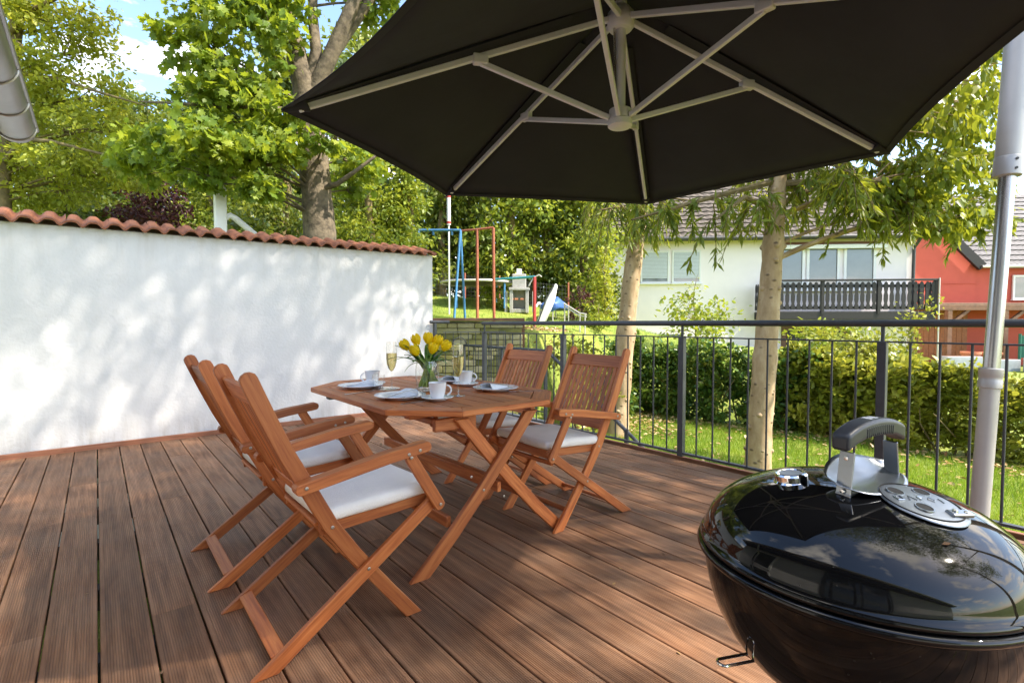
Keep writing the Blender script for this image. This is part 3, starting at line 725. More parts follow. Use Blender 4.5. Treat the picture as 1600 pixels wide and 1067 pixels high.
# half-round gutter
mb = MB(); vs = []; fs = []; n = 14
for y in (-8.2, 3.63):
    for rr_ in (.088, .083):
        for k in range(n + 1):
            a = math.pi + math.pi * k / n; vs.append((.445 + rr_ * math.cos(a), y, 2.235 + rr_ * math.sin(a)))
q = n + 1
for k in range(n):
    fs.append((k, k + 1, 2 * q + k + 1, 2 * q + k)); fs.append((q + k, 3 * q + k, 3 * q + k + 1, q + k + 1))
mb.add(vs, fs); gt = mb.build('gutter', M['zinc'], roof, smooth=True)
mb = MB(); mb.add([(.445, 3.63, 2.235)] + [(.445 + .088 * math.cos(math.pi + math.pi * k / n), 3.632, 2.235 + .088 * math.sin(math.pi + math.pi * k / n)) for k in range(n + 1)], [(0, k + 1, k + 2) for k in range(n)])
mb.build('gutter_end', M['zinc'], roof)
MB().tube([(.534, -8.2, 2.237), (.534, 3.635, 2.237)], .011, 8).build('gutter_bead', M['zinc'], roof, smooth=True)
for y in (3.56, 3.12, 2.68, 1.9, 1.1):
    MB().tube([(.445 + .091 * math.cos(a), y, 2.235 + .091 * math.sin(a)) for a in np.linspace(math.pi, 2 * math.pi, 12)], .006, 6).build('gutter_strap', M['zinc'], roof, smooth=True)
MB().tube([(.42, 2.0, 2.15), (.41, 2.0, 2.06), (.22, 2.0, 1.80), (.06, 2.0, 1.66), (.05, 2.0, 0.0)], .042, 12).build('downpipe', M['zinc'], roof, smooth=True)

# white vent flue behind the garden wall
vf = empty('flue_pipe', at(348, 420, 7.4)); tag(vf, 'white flue post rising just behind the tiled garden wall', 'flue')
zb = -.4
MB().rbox((.075, .075, .72), .02, (0, 0, .62), 3).build('post', M['whitepaint'], vf, smooth=True)
MB().box((0, 0, 1.36), (.17, .17, .05)).build('cap', M['whitepaint'], vf, .01)
MB().tube([(.07, 0, .74), (.13, 0, .78), (.19, 0, .75), (.5, .05, .52)], .045, 10).build('arm', M['whitepaint'], vf, smooth=True)

# ------------------------------------------------------------------ neighbouring houses
def roof_sheet(a, b, c, d, rows, cols, amp=.03):
    """tiled roof plane a-b along the eave, d-c along the ridge: stepped courses with a wave in every tile"""
    a, b, c, d = map(Vector, (a, b, c, d)); nrm = (b - a).cross(d - a).normalized(); vs = []; fs = []
    m = cols * 4
    for r in range(rows):
        for e in (0, 1):
            t_ = (r + e * .999) / rows
            for i in range(m + 1):
                s_ = i / m; p = a.lerp(b, s_).lerp(d.lerp(c, s_), t_)
                h = amp * (math.sin(2 * math.pi * (i / 4)) * .5) + (amp * 1.6 if e == 0 else 0)
                vs.append(p + nrm * h)
    w = m + 1
    for r in range(rows * 2 - 1):
        for i in range(m): fs.append((r * w + i, r * w + i + 1, (r + 1) * w + i + 1, (r + 1) * w + i))
    return MB().add(vs, fs)

# white house: facade runs from the left corner (far) to the right corner (near)
wl = Vector(plan(3.7, 20.9, 0)); wrr = Vector(plan(15.75, 19.85, 0))
fdir = (wrr - wl); FL = fdir.length; ang = math.atan2(fdir.y, fdir.x)
wh = empty('white_house', (wl.x, wl.y, LOW), ang); tag(wh, 'white rendered house with brown tiled roof and dark wooden balcony', 'house')
# local x along facade, y away from the viewer
EZ = 5.42
MB().box((FL / 2, 4.5, EZ / 2 - .2), (FL, 9, EZ + .4)).build('wall', M['facade'], wh)
mb = roof_sheet((-.35, -.45, EZ - .02), (FL + .35, -.45, EZ - .02), (FL + .35, 4.6, EZ + 4.0), (-.35, 4.6, EZ + 4.0), 18, 40); rf = mb.build('roof', M['rooftile'], wh)
mb = MB(); mb.add([(-.35, -.42, EZ - .1), (FL + .35, -.42, EZ - .1), (FL + .35, 4.6, EZ + 3.85), (-.35, 4.6, EZ + 3.85), (-.35, 9.5, EZ - .1), (FL + .35, 9.5, EZ - .1)], [(0, 1, 2, 3), (3, 2, 5, 4), (1, 0, 4, 5), (0, 3, 4), (1, 5, 2)]); mb.build('roof_deck', M['darkwood'], rf)
MB().tube([(-.35, -.52, EZ - .08), (FL + .35, -.52, EZ - .08)], .085, 10).build('gutter', M['darkmetal'], rf, smooth=True)
MB().tube([(FL - .1, -.45, EZ - .15), (FL - .12, -.1, EZ - .5), (FL - .12, -.08, .2)], .06, 8).build('downpipe', M['darkmetal'], wh, smooth=True)
def window(parent, x, z, w, h, pane, blind=False, depth=.06, fr=.07):
    f = empty('window', (x, 0, z)); f.parent = parent
    for sx in (-1, 1): MB().box((sx * (w / 2 - fr / 2), -.02, 0), (fr, depth, h)).build('frame', M['frame'], f, .004)
    for sz in (-1, 1): MB().box((0, -.018, sz * (h / 2 - fr / 2)), (w - 2 * fr, depth - .004, fr)).build('frame', M['frame'], f, .004)
    MB().box((0, -.006, 0), (w - 2 * fr, .02, h - 2 * fr)).build('pane', pane, f)
    if blind:
        b = MB()
        for k in range(int((h - 2 * fr - .1) / .055)): b.box((0, -.032, h / 2 - fr - .03 - k * .055), (w - 2 * fr - .02, .016, .046))
        b.build('blind', M['blind'], f)
    MB().box((0, -.06, -h / 2 - .025), (w + .1, .14, .04)).build('sill', M['frame'], f, .004)
    return f
def fx(px):                       # facade distance seen at a picture column of the calibrated survey
    u = (px - 800) / 790; a = wl.dot(RT) - u * wl.dot(FW); fd = fdir.normalized(); b = fd.dot(RT) - u * fd.dot(FW); return -a / b
for px in (1022, 1071): window(wh, fx(px), 4.28, 1.14, 1.32, M['pane'], True)
for k, (px, w_) in enumerate(((1233, 1.05), (1283, 1.25), (1340, 1.2))): window(wh, fx(px), 4.18, w_, 1.75, M['pane'], False, .08, .1)
MB().box((fx(1290), -.012, 5.15), (3.8, .03, .12)).build('lintel', M['trim'], wh)
for px in (1240, 1305):
    d_ = MB().box((fx(px), -.01, 1.0), (.95, .06, 2.0)).build('door', M['brownwood'], wh, .006); MB().box((fx(px), -.045, 1.1), (.55, .02, 1.2)).build('door_panel', M['darkwood'], d_)
MB().box((fx(1045), -.01, 1.25), (1.0, .05, .6)).build('cellar_window', M['pane'], wh, .004)
# balcony
bx0, bx1 = fx(1178), fx(1424); by = -1.25; bz = 2.46
bal = MB().box(((bx0 + bx1) / 2, by / 2, bz - .17), (bx1 - bx0, -by, .30)).build('balcony', M['darkwood'], wh, .01)
MB().box(((bx0 + bx1) / 2, by, bz + 1.14), (bx1 - bx0 + .1, .12, .07)).build('top_rail', M['darkwood'], bal, .006)
for z in (bz + .12, bz + .92): MB().box(((bx0 + bx1) / 2, by + .06, z), (bx1 - bx0, .05, .10)).build('rail', M['darkwood'], bal)
for k in range(4):
    MB().box((bx0 + (bx1 - bx0) * k / 3, by + .03, bz + .5), (.11, .11, 1.25)).build('post', M['darkwood'], bal, .005)
hw = .072; prof = [(-hw, 0), (hw, 0), (hw, .14), (hw * .62, .22), (hw, .36), (hw, .52), (hw * .62, .64), (hw, .76), (hw, .92), (hw * .6, 1.0), (0, 1.03), (-hw * .6, 1.0), (-hw, .92), (-hw, .76), (-hw * .62, .64), (-hw, .52), (-hw, .36), (-hw * .62, .22), (-hw, .14)]
bmsh = MB().prism(prof, -.012, .012, Matrix(((1, 0, 0), (0, 0, -1), (0, 1, 0)))).mesh('carved_board', M['darkwood'])
nbd = int((bx1 - bx0) / .2)
for k in range(nbd):
    o = link('carved_board', bmsh, bal); o.location = (bx0 + .1 + k * (bx1 - bx0 - .2) / (nbd - 1), by, bz + .05)
for k in range(6):
    o = link('carved_board', bmsh, bal); o.location = (bx0, by + .1 + k * .2, bz + .05); o.rotation_euler = (0, 0, rad(90))
    o = link('carved_board', bmsh, bal); o.location = (bx1, by + .1 + k * .2, bz + .05); o.rotation_euler = (0, 0, rad(90))
MB().tube([(bx1 + .06, by - .06, bz + 1.2), (bx1 + .06, by - .06, 0)], .025, 6).build('steel_post', M['alu_pole'], bal, smooth=True)
# awning box above the balcony windows
MB().box((fx(1295), -.14, 5.0), (4.0, .2, .16)).build('awning_box', M['frame'], wh, .01)

# coral red house
c0 = Vector(plan(22.1, 24.2, LOW)); rh = empty('red_house', c0, -YAW + rad(-4)); tag(rh, 'coral red house with dark tiled roof behind the carport at the right', 'house')
# local: x right, y away. gable faces the viewer, right wing comes forward
GW = 6.4; EV = 4.75; SL = .98
mb = MB(); mb.add([(-GW, 0, 0), (0, 0, 0), (0, 0, EV), (-GW / 2, 0, EV + GW / 2 * SL), (-GW, 0, EV), (-GW, 9, 0), (0, 9, 0), (0, 9, EV), (-GW / 2, 9, EV + GW / 2 * SL), (-GW, 9, EV)],
    [(0, 1, 2, 3, 4), (9, 8, 7, 6, 5), (1, 6, 7, 2), (0, 4, 9, 5), (2, 7, 8, 3), (3, 8, 9, 4)]); mb.build('wall', M['redwall'], rh)
MB().box((3.3, .35, EV / 2 - .05), (6.6, .6, EV - .1)).build('wing_wall', M['redwall'], rh)
mb = roof_sheet((-.0, -.25, EV - .05), (7.2, -.25, EV - .05), (7.2, 4.6, EV + 4.4), (-3.3, 4.6, EV + 4.4), 16, 30); rr2 = mb.build('roof', M['rooftile_dark'], rh)
MB().tube([(.02, -.32, EV - .1), (7.2, -.32, EV - .1)], .07, 8).build('gutter', M['zinc'], rr2, smooth=True)
MB().beam((.12, -.2, EV - .1), (-GW / 2, -.2, EV + GW / 2 * SL + .05), .4, .16, (0, 1, 0)).build('verge_board', M['darkwood'], rr2)
MB().beam((-GW - .12, -.2, EV - .1), (-GW / 2, -.2, EV + GW / 2 * SL + .05), .4, .16, (0, 1, 0)).build('verge_board', M['darkwood'], rr2)
w1 = window(rh, 2.15, 3.7, 1.0, 1.15, M['pane'], False, .08, .09)
MB().box((-1.5, -.02, 3.9), (3.2, .02, .04)).build('seam', M['redwall'], rh)

# carport and things in front of the red house
cp = empty('carport', plan(21.0, 23.2, LOW), -YAW); tag(cp, 'brown timber carport roof on posts in front of the red house', 'carport')
MB().box((1.6, .3, 2.86), (8.2, 2.2, .08)).build('roof', M['brownwood'], cp, .01)
MB().box((1.6, -.75, 2.7), (8.2, .12, .26)).build('beam', M['brownwood'], cp, .01)
for x in (-1.6, .9, 4.5): MB().box((x, -.7, 1.3), (.2, .2, 2.6)).build('post', M['brownwood'], cp, .01)
MB().beam((-1.6, -.7, 1.9), (-.7, -.7, 2.6), .12, .12).build('brace', M['brownwood'], cp); MB().beam((.9, -.7, 1.9), (1.8, -.7, 2.6), .12, .12).build('brace', M['brownwood'], cp)
for k in range(12): MB().box((-2.3 + k * .26, .9, 1.35), (.245, .04, 2.7)).build('board', M['orangewood'], cp, .006)
mf = empty('mesh_fence', plan(22.4, 21.6, LOW), -YAW); tag(mf, 'dark green privacy mesh fence at the far right behind the umbrella pole', 'fence')
MB().box((.9, 0, 1.0), (3.2, .03, .95)).build('mesh', M['greenmesh'], mf)
for x in (-.72, .9, 2.5): MB().tube([(x, -.03, 0), (x, -.03, 1.55)], .05, 8).build('post', M['greenmesh'], mf, smooth=True)
mb = MB()
for k in range(40): mb.tube([(-.6 + k * .08, -.028, .5), (-.6 + k * .08, -.028, 1.5)], .006, 4, False)
mb.build('wires', M['greenmesh'], mf)
for j, (l, d, w_, hh_) in enumerate(((19.0, 21.4, 1.5, .55), (20.5, 21.2, 1.3, .55), (21.9, 20.6, 1.6, .6), (23.4, 20.3, 1.5, .6))):
    pl = empty('stone_planter', plan(l, d, ground(l, d) - .05), -YAW); tag(pl, ['low blue grey planter left of the umbrella pole', 'blue grey planter beside the clay pot', 'blue grey planter directly behind the umbrella pole', 'blue grey planter at the right picture edge'][j], 'planter', 'planters along the far lawn edge')
    MB().rbox((w_ / 2, .25, hh_ / 2), .04, (0, 0, hh_ / 2), 3).build('trough', M['planter'], pl, smooth=True)
    MB().box((0, 0, hh_ - .02), (w_ - .12, .38, .06)).build('soil', M['brownwood'], pl)
for j, (l, d) in enumerate(((19.9, 21.9), (21.0, 22.1))):
    po = empty('clay_pot', plan(l, d, ground(l, d))); tag(po, ['orange clay pot standing left behind the planters', 'orange clay pot right behind the planters'][j], 'pot', 'clay pots by the carport')
    MB().lathe([(.001, 0), (.22, 0), (.32, .62), (.36, .64), (.36, .74), (.31, .74), (.28, .6), (.001, .55)], 18).build('pot', M['clay'], po, smooth=True)

# ------------------------------------------------------------------ playground things on the upper lawn
def gz(l, d): return ground(l, d)
def gpt(px, d, dz=0):
    l = (px - 800) / 790 * d; return Vector(plan(l, d, gz(l, d) + dz))
sw = empty('swing_frame', gpt(712, 12.7)); tag(sw, 'blue tubular swing frame standing behind the garden wall end', 'swing')
o0 = sw.location; T0 = at(656, 361, 12.9) - o0; T1 = at(720, 361, 12.5) - o0
MB().tube([T0, T1], .032, 8).build('crossbar', M['bluepaint'], sw, smooth=True)
for top, pxs in ((T1, (709, 727)), (T0, (646, 664))):
    for p in pxs: MB().tube([top, gpt(p, 12.5 + (.25 if p in (727, 664) else -.25), -.1) - o0], .03, 8).build('leg', M['bluepaint'], sw, smooth=True)
for s_ in (.35, .8): MB().tube([T0.lerp(T1, s_) + Vector((0, 0, -.02)), T0.lerp(T1, s_) + Vector((0, 0, -.12))], .03, 8).build('hook', M['bluepaint'], sw, smooth=True)
rf2 = empty('climbing_frame', gpt(757, 12.6)); tag(rf2, 'rusty red tubular climbing frame right of the blue swing', 'climbing frame')
o0 = rf2.location; a = at(722, 362, 12.9) - o0; b = at(746, 360, 12.5) - o0; c = at(771, 357, 12.4) - o0
MB().tube([a, b, c], .028, 8).build('crossbar', M['rust'], rf2, smooth=True)
for top, p in ((b, 746), (c, 772)): MB().tube([top, gpt(p, 12.45, -.1) - o0], .036, 8).build('leg', M['rust'], rf2, smooth=True)
wp = empty('white_pole', gpt(702, 13.2)); tag(wp, 'tall white pole with thicker top and red bands behind the swing', 'pole')
MB().tube([(0, 0, -.1), (0, 0, 2.35)], .022, 8).build('pole', M['whitepaint'], wp, smooth=True)
MB().tube([(0, 0, 2.3), (0, 0, 3.15)], .05, 10).build('sleeve', M['whitepaint'], wp, smooth=True)
for z in (2.33, 3.0): MB().tube([(0, 0, z), (0, 0, z + .06)], .056, 10).build('band', M['redpaint'], wp, smooth=True)
rp_ = empty('red_post', gpt(835, 12.2)); tag(rp_, 'red post with teal crossbar and bent tube in front of the slide', 'post')
o0 = rp_.location; tp = at(835, 433, 12.2) - o0
MB().tube([(0, 0, -.1), tp], .04, 8).build('post', M['redpaint'], rp_, smooth=True)
MB().tube([tp, at(773, 437, 12.9) - o0], .03, 8).build('crossbar', M['teal'], rp_, smooth=True)
MB().tube([at(826, 447, 12.2) - o0, at(834, 434, 12.2) - o0, at(842, 430, 12.2) - o0, at(846, 433, 12.2) - o0], .018, 8).build('bent_tube', M['alu_pole'], rp_, smooth=True)
tr = empty('trampoline', gpt(745, 15.0)); tag(tr, 'low trampoline seen edge on between the swing legs', 'trampoline')
MB().tube([(1.05 * math.cos(a), 1.05 * math.sin(a), .66) for a in np.linspace(0, 2 * math.pi, 33)], .035, 8, False).build('rim', M['alu_pole'], tr, smooth=True)
MB().lathe([(.001, .64), (1.0, .65), (1.0, .635), (.001, .625)], 32).build('mat', M['darkmetal'], tr)
for a in (.3, 1.9, 3.5, 5.0): MB().tube([(1.0 * math.cos(a), 1.0 * math.sin(a), .66), (1.0 * math.cos(a), 1.0 * math.sin(a), -.1)], .03, 8).build('leg', M['bluepaint'], tr, smooth=True)
fp = empty('garden_fireplace', gpt(811, 14.6), -YAW); fp.scale = (.8, .8, .85); tag(fp, 'grey masonry garden fireplace with chimney at the edge of the wood', 'fireplace')
mb = MB(); mb.box((-.28, 0, .35), (.12, .5, .75)); mb.box((.28, 0, .35), (.12, .5, .75)); mb.box((0, .2, .35), (.44, .1, .75)); mb.box((0, 0, .05), (.44, .4, .12)); mb.build('hearth', M['concrete'], fp, .01)
MB().box((0, 0, .78), (.74, .56, .09)).build('shelf', M['concrete'], fp, .01)
MB().box((0, .02, 1.05), (.5, .42, .46)).build('chimney', M['concrete'], fp, .02)
MB().box((0, .02, 1.36), (.18, .18, .2)).build('chimney_cap', M['whitepaint'], fp, .01)
for x in (-.26, -.1, .1, .26): MB().box((x, -.18, .44), (.12, .1, .06)).build('brick', M['clay'], fp, .005)
for x in (-.5, -.44, .48): MB().tube([(x, -.2, 0), (x, -.2, .7)], .018, 6).build('rail_post', M['alu_pole'], fp, smooth=True)
sl = empty('playground_slide', gpt(846, 13.6), -YAW); tag(sl, 'upright white slide leaning beside the garden fireplace', 'slide')
mb = MB(); prof = [(-.12, 0), (.10, -.02), (.34, .55), (.42, .98), (.34, 1.02), (.12, .62)]
mb.prism(prof, -.2, .2, Matrix(((1, 0, 0), (0, 0, -1), (0, 1, 0)))); mb.build('chute', M['whitepaint'], sl, .03, True)
mb = MB(); mb.tube([(-.1, -.21, .0), (.1, -.21, .6), (.33, -.21, 1.0)], .02, 6); mb.build('edge', M['darkmetal'], sl, smooth=True)
tpn = empty('tarpaulin', gpt(866, 14.0)); tag(tpn, 'crumpled blue tarpaulin heap on metal legs right of the slide', 'tarpaulin')
def crump(q):
    return q + Vector((.05 * math.sin(q.y * 9 + q.z * 7), .06 * math.sin(q.x * 8), .09 * math.sin(q.x * 7 + 1) * math.cos(q.y * 6) - .15 * (q.x / .5) ** 2))
MB().rbox((.34, .3, .11), .08, (0, 0, .40), 8, .05, warp=crump).build('cover', M['bluetarp'], tpn, smooth=True, angle=80)
for x in (-.3, .3):
    for y in (-.25, .25): MB().tube([(x, y, -.1), (x, y, .4)], .018, 6).build('leg', M['alu_pole'], tpn, smooth=True)
hr = empty('steps_handrail', gpt(895, 13.0)); tag(hr, 'thin galvanised handrail sloping down right of the blue tarpaulin', 'handrail')
o0 = hr.location
for off in (0, .07):
    MB().tube([at(881, 474 + off * 60, 13) - o0, at(905, 489 + off * 60, 12.8) - o0, at(916, 491 + off * 60, 12.7) - o0], .02, 6).build('rail', M['alu_pole'], hr, smooth=True)
for px, py in ((882, 474), (906, 489), (914, 491)): MB().tube([at(px, py, 13) - o0, gpt(px, 13, -.1) - o0], .018, 6).build('post', M['alu_pole'], hr, smooth=True)
wf = empty('wire_fence', plan(-2.6, 16.2, gz(-2.6, 16.2)), -YAW); tag(wf, 'dark wire mesh fence along the edge of the wood', 'fence')
for k in range(5): MB().tube([(k * 1.1, 0, -.4 - .1 * k), (k * 1.1, 0, .85 - .1 * k)], .03, 6).build('post', M['rust'], wf, smooth=True)
mb = MB()
for k in range(44): mb.tube([(k * .1, 0, -.3 - .01 * k), (k * .1, 0, .8 - .01 * k)], .006, 3, False)
for k in range(9): mb.tube([(0, 0, -.2 + k * .12), (4.4, 0, -.64 + k * .12)], .006, 3, False)
mb.build('mesh', M['darkmetal'], wf)

# ------------------------------------------------------------------ trees
def limbs_into(root, limbs, mat, name='limb'):
    for pts, r0, r1 in limbs:
        P = [Vector(p) - root.location for p in pts]; q = []
        for i in range(len(P) - 1):
            for k in range(5): q.append(P[i].lerp(P[i + 1], k / 5))
        q.append(P[-1]); m = len(q)
        MB().tube(q, [r0 + (r1 - r0) * i / (m - 1) for i in range(m)], 10).build(name, mat, root, smooth=True, angle=60)

cl = [(at(px, py, d), (r, r, r * .75), n) for px, py, d, r, n in (
    (300, 70, 7.0, .36, 250), (350, 25, 7.2, .5, 430), (420, 60, 7.3, .5, 400), (350, 105, 7.1, .36, 240), (330, 175, 7.3, .45, 340), (400, 160, 7.2, .45, 340),
    (260, 230, 7.2, .5, 420), (345, 225, 6.9, .55, 560), (430, 240, 7.1, .45, 380), (310, 275, 7.0, .3, 190), (400, 285, 7.0, .3, 200), (440, 190, 7.3, .4, 260),
    (215, 250, 7.6, .4, 260), (515, 215, 7.4, .3, 150), (560, 250, 8.2, .4, 220), (565, 300, 8.6, .35, 180), (455, 10, 7.6, .45, 260), (600, 20, 8.4, .5, 260), (560, -40, 8.2, .7, 420),
    (360, -70, 7.4, .9, 700), (260, -90, 7.6, .8, 420), (480, -150, 8, 1.1, 700), (600, -170, 8.4, 1.1, 600), (380, -260, 8, 1.2, 600), (510, -330, 8, 1.2, 600))]
mp = tree('maple_tree', 'tall maple with thick grey trunk behind the tiled garden wall', 'tree',
    [plan(-3.05, 8, LOW - .1), at(502, 365, 8), at(494, 250, 8), at(482, 140, 8), at(455, 50, 8), at(432, -50, 8), at(425, -200, 8), at(430, -330, 8)], .265, cl, 'maple', .118, M['maple_leaf'], M['bark'], 11, per=1.3, droop=.4, rough=.03)
limbs_into(mp, [([at(487, 150, 8), at(500, 90, 8), at(495, 30, 8.1), at(500, -60, 8.2)], .10, .06), ([at(487, 165, 8), at(520, 100, 8), at(548, 40, 8), at(575, -20, 8.1), at(600, -150, 8.3)], .13, .08),
    ([at(520, 100, 8), at(548, 60, 8.1), at(585, 10, 8.2), at(620, -60, 8.3)], .10, .07), ([at(497, 300, 8), at(530, 290, 7.8), at(556, 272, 7.7), at(600, 240, 7.8)], .05, .02),
    ([at(492, 270, 8), at(460, 250, 7.7), at(420, 262, 7.4), at(380, 250, 7.2)], .045, .015), ([at(486, 180, 8), at(420, 175, 7.5), at(330, 170, 7.2), at(230, 165, 7.2)], .05, .012)], M['bark'])

cl = [(at(px, py, d), (r, r, r * .7), n) for px, py, d, r, n in (
    (40, 20, 8.0, .55, 620), (110, 40, 8.2, .55, 620), (150, 90, 8.4, .5, 520), (70, 110, 8.0, .55, 620), (110, 160, 8.2, .55, 640), (180, 160, 8.4, .42, 420), (60, 190, 8.2, .45, 460),
    (160, 205, 8.2, .5, 520), (220, 200, 8.6, .42, 340), (40, 260, 8.2, .45, 480), (110, 255, 8.2, .5, 560), (175, 265, 8.4, .45, 460), (50, 300, 8.4, .4, 420), (130, 300, 8.6, .42, 420), (225, 275, 8.8, .4, 300),
    (165, 40, 8.4, .3, 160), (30, -60, 8, .8, 700), (130, -60, 8.2, .7, 420), (-40, 100, 8, .8, 500), (-60, 0, 8, 1.0, 500), (60, -180, 8, 1.1, 500))]
at_ = tree('locust_tree', 'yellow green feathery tree at the left edge above the wall', 'tree',
    [plan(-8.1, 8.2, LOW), at(8, 320, 8.2), at(12, 240, 8.2), at(30, 130, 8.2), at(45, 30, 8.2), at(50, -120, 8.2), at(50, -250, 8.2)], .15, cl, 'oval', .088, M['ash_leaf'], M['branch'], 12, per=1.45, droop=.2, sub=14)
limbs_into(at_, [([at(14, 260, 8.2), at(45, 222, 7.9), at(90, 225, 7.8), at(170, 245, 7.9), at(230, 262, 8)], .04, .012), ([at(34, 60, 8.1), at(60, 30, 8), at(110, 8, 7.9), at(190, 10, 8)], .04, .015), ([at(36, 70, 8.1), at(60, 90, 8)], .03, .012),
    ([at(30, 120, 8.2), at(100, 130, 8), at(180, 155, 8), at(240, 172, 8.1)], .035, .01)], M['branch'])

def column_tree(name, label, px, d, top, half, mat, kind, size, n, seed, group, base=None, bark='branch', k=13, droop=.3):
    r = np.random.default_rng(seed); l = (px - 800) / 790 * d; z0 = ground(l, d) if base is None else base
    zt = EYE + (505 - top) / 790 * d; H = zt - z0; cls = []
    for i in range(k):
        s = (i + .5) / k; z = z0 + H * (.10 + .84 * s); w = half * (1.0 - .55 * max(0, s - .35) / .65) * (1 if s > .12 else .8)
        a = r.random() * 6.28; q = w * .62 * math.sqrt(r.random())
        cls.append((plan(l + q * math.cos(a), d + q * math.sin(a), z), (w * .62, w * .62, max(.35, H / k * 1.25)), n // k))
    return tree(name, label, 'tree', [plan(l, d, z0 - .1), plan(l + r.normal(0, .1), d, z0 + H * .35), plan(l + r.normal(0, .2), d, z0 + H * .7), plan(l + r.normal(0, .2), d, zt - .2)], .05 + .018 * H, cls, kind, size, M[mat], M[bark], seed, group, droop, tight=.34, sub=12)
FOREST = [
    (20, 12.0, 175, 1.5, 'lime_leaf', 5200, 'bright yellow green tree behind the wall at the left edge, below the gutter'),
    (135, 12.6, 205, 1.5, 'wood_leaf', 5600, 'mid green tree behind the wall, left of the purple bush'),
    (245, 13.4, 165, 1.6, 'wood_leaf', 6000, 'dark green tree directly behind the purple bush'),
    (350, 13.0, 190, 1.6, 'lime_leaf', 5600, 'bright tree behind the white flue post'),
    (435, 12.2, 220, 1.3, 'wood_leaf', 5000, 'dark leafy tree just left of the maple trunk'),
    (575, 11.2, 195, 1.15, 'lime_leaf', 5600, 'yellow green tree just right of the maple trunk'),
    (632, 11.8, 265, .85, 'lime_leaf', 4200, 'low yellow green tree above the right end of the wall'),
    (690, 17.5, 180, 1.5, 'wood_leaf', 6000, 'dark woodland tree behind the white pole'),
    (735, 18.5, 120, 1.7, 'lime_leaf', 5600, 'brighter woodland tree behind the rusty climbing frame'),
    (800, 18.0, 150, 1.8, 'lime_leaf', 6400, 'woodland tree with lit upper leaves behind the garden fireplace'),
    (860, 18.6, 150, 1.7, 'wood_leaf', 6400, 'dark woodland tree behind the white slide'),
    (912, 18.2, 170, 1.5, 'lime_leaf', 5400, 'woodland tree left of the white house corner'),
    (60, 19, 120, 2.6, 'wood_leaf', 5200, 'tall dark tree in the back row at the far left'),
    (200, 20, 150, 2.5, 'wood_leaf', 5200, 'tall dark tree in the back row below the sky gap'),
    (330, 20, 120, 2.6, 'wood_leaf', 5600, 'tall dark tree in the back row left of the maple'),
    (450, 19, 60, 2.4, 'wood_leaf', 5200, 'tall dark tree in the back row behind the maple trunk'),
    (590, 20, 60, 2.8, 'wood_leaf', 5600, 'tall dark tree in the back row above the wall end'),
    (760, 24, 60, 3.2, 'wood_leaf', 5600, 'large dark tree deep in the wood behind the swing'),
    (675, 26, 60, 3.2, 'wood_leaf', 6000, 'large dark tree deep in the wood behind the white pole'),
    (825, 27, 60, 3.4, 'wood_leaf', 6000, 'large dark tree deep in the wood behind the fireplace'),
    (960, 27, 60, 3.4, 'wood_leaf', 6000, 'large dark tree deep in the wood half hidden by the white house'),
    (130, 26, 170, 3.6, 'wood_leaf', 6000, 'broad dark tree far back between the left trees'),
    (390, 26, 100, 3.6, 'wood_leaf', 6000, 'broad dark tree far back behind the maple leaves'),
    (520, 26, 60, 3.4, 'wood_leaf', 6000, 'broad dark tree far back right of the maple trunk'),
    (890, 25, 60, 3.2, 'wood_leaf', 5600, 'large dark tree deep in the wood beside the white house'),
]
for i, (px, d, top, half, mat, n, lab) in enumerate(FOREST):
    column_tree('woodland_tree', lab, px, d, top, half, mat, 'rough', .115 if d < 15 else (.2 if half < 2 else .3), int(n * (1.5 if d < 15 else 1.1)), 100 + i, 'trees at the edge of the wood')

def shrub(name, label, pos, h, w, mat, kind, size, n, seed, cat='shrub', group=None, k=9, bark='branch', droop=.1, r0=.02, tight=.3, lift=.15):
    r = np.random.default_rng(seed); p = Vector(pos); cls = []
    for i in range(k):
        a = r.random() * 6.28; q = w * math.sqrt(r.random()) * .75; s = r.random()
        z = h * (lift + (.92 - lift) * s); q *= 1 - .45 * abs(s - .4)
        cls.append((p + Vector((q * math.cos(a), q * math.sin(a), z)), (w * .42, w * .42, h * .17), n // k))
    return tree(name, label, cat, [p, p + Vector((.02, 0, h * .35)), p + Vector((r.normal(0, .04), r.normal(0, .04), h * .75)), p + Vector((r.normal(0, .05), 0, h * .98))], r0, cls, kind, size, M[mat], M[bark], seed, group, droop, trunkname='stem', crownname='foliage', tight=tight, sub=10)
l_, d_ = (238 - 800) / 790 * 9.6, 9.6
shrub('purple_shrub', 'dark purple leaved shrub peeking over the garden wall', plan(l_, d_, 1.9), 1.75, .75, 'purple_leaf', 'oval', .085, 4200, 31, k=14)
shrub('leafy_shrub', 'green shrub between the purple shrub and the left tree', plan((110 - 800) / 790 * 9.2, 9.2, 1.3), 2.1, .95, 'wood_leaf', 'oval', .12, 3600, 32)
shrub('leafy_shrub', 'dark green shrub right of the white flue post', plan((420 - 800) / 790 * 9.6, 9.6, 1.4), 1.7, .8, 'wood_leaf', 'oval', .12, 3000, 33)
shrub('red_shrub', 'small red leaved shrub beside the sloping handrail', gpt(905, 14.2), 1.05, .4, 'purple_leaf', 'oval', .09, 420, 34)
shrub('low_shrub', 'pale green shrub under the trampoline edge', gpt(772, 14.8, -.1), .75, .45, 'lime_leaf', 'oval', .09, 900, 35)
shrub('low_shrub', 'olive shrub right of the blue tarpaulin', gpt(935, 14.0, -.1), .8, .5, 'lime_leaf', 'oval', .09, 1000, 36)
shrub('young_tree', 'slim young tree at the left corner of the white house', gpt(944, 14.5, -.1), 2.5, .42, 'ash_leaf', 'oval', .12, 760, 37, 'tree', 'young trees in front of the white house', k=12, tight=.4)
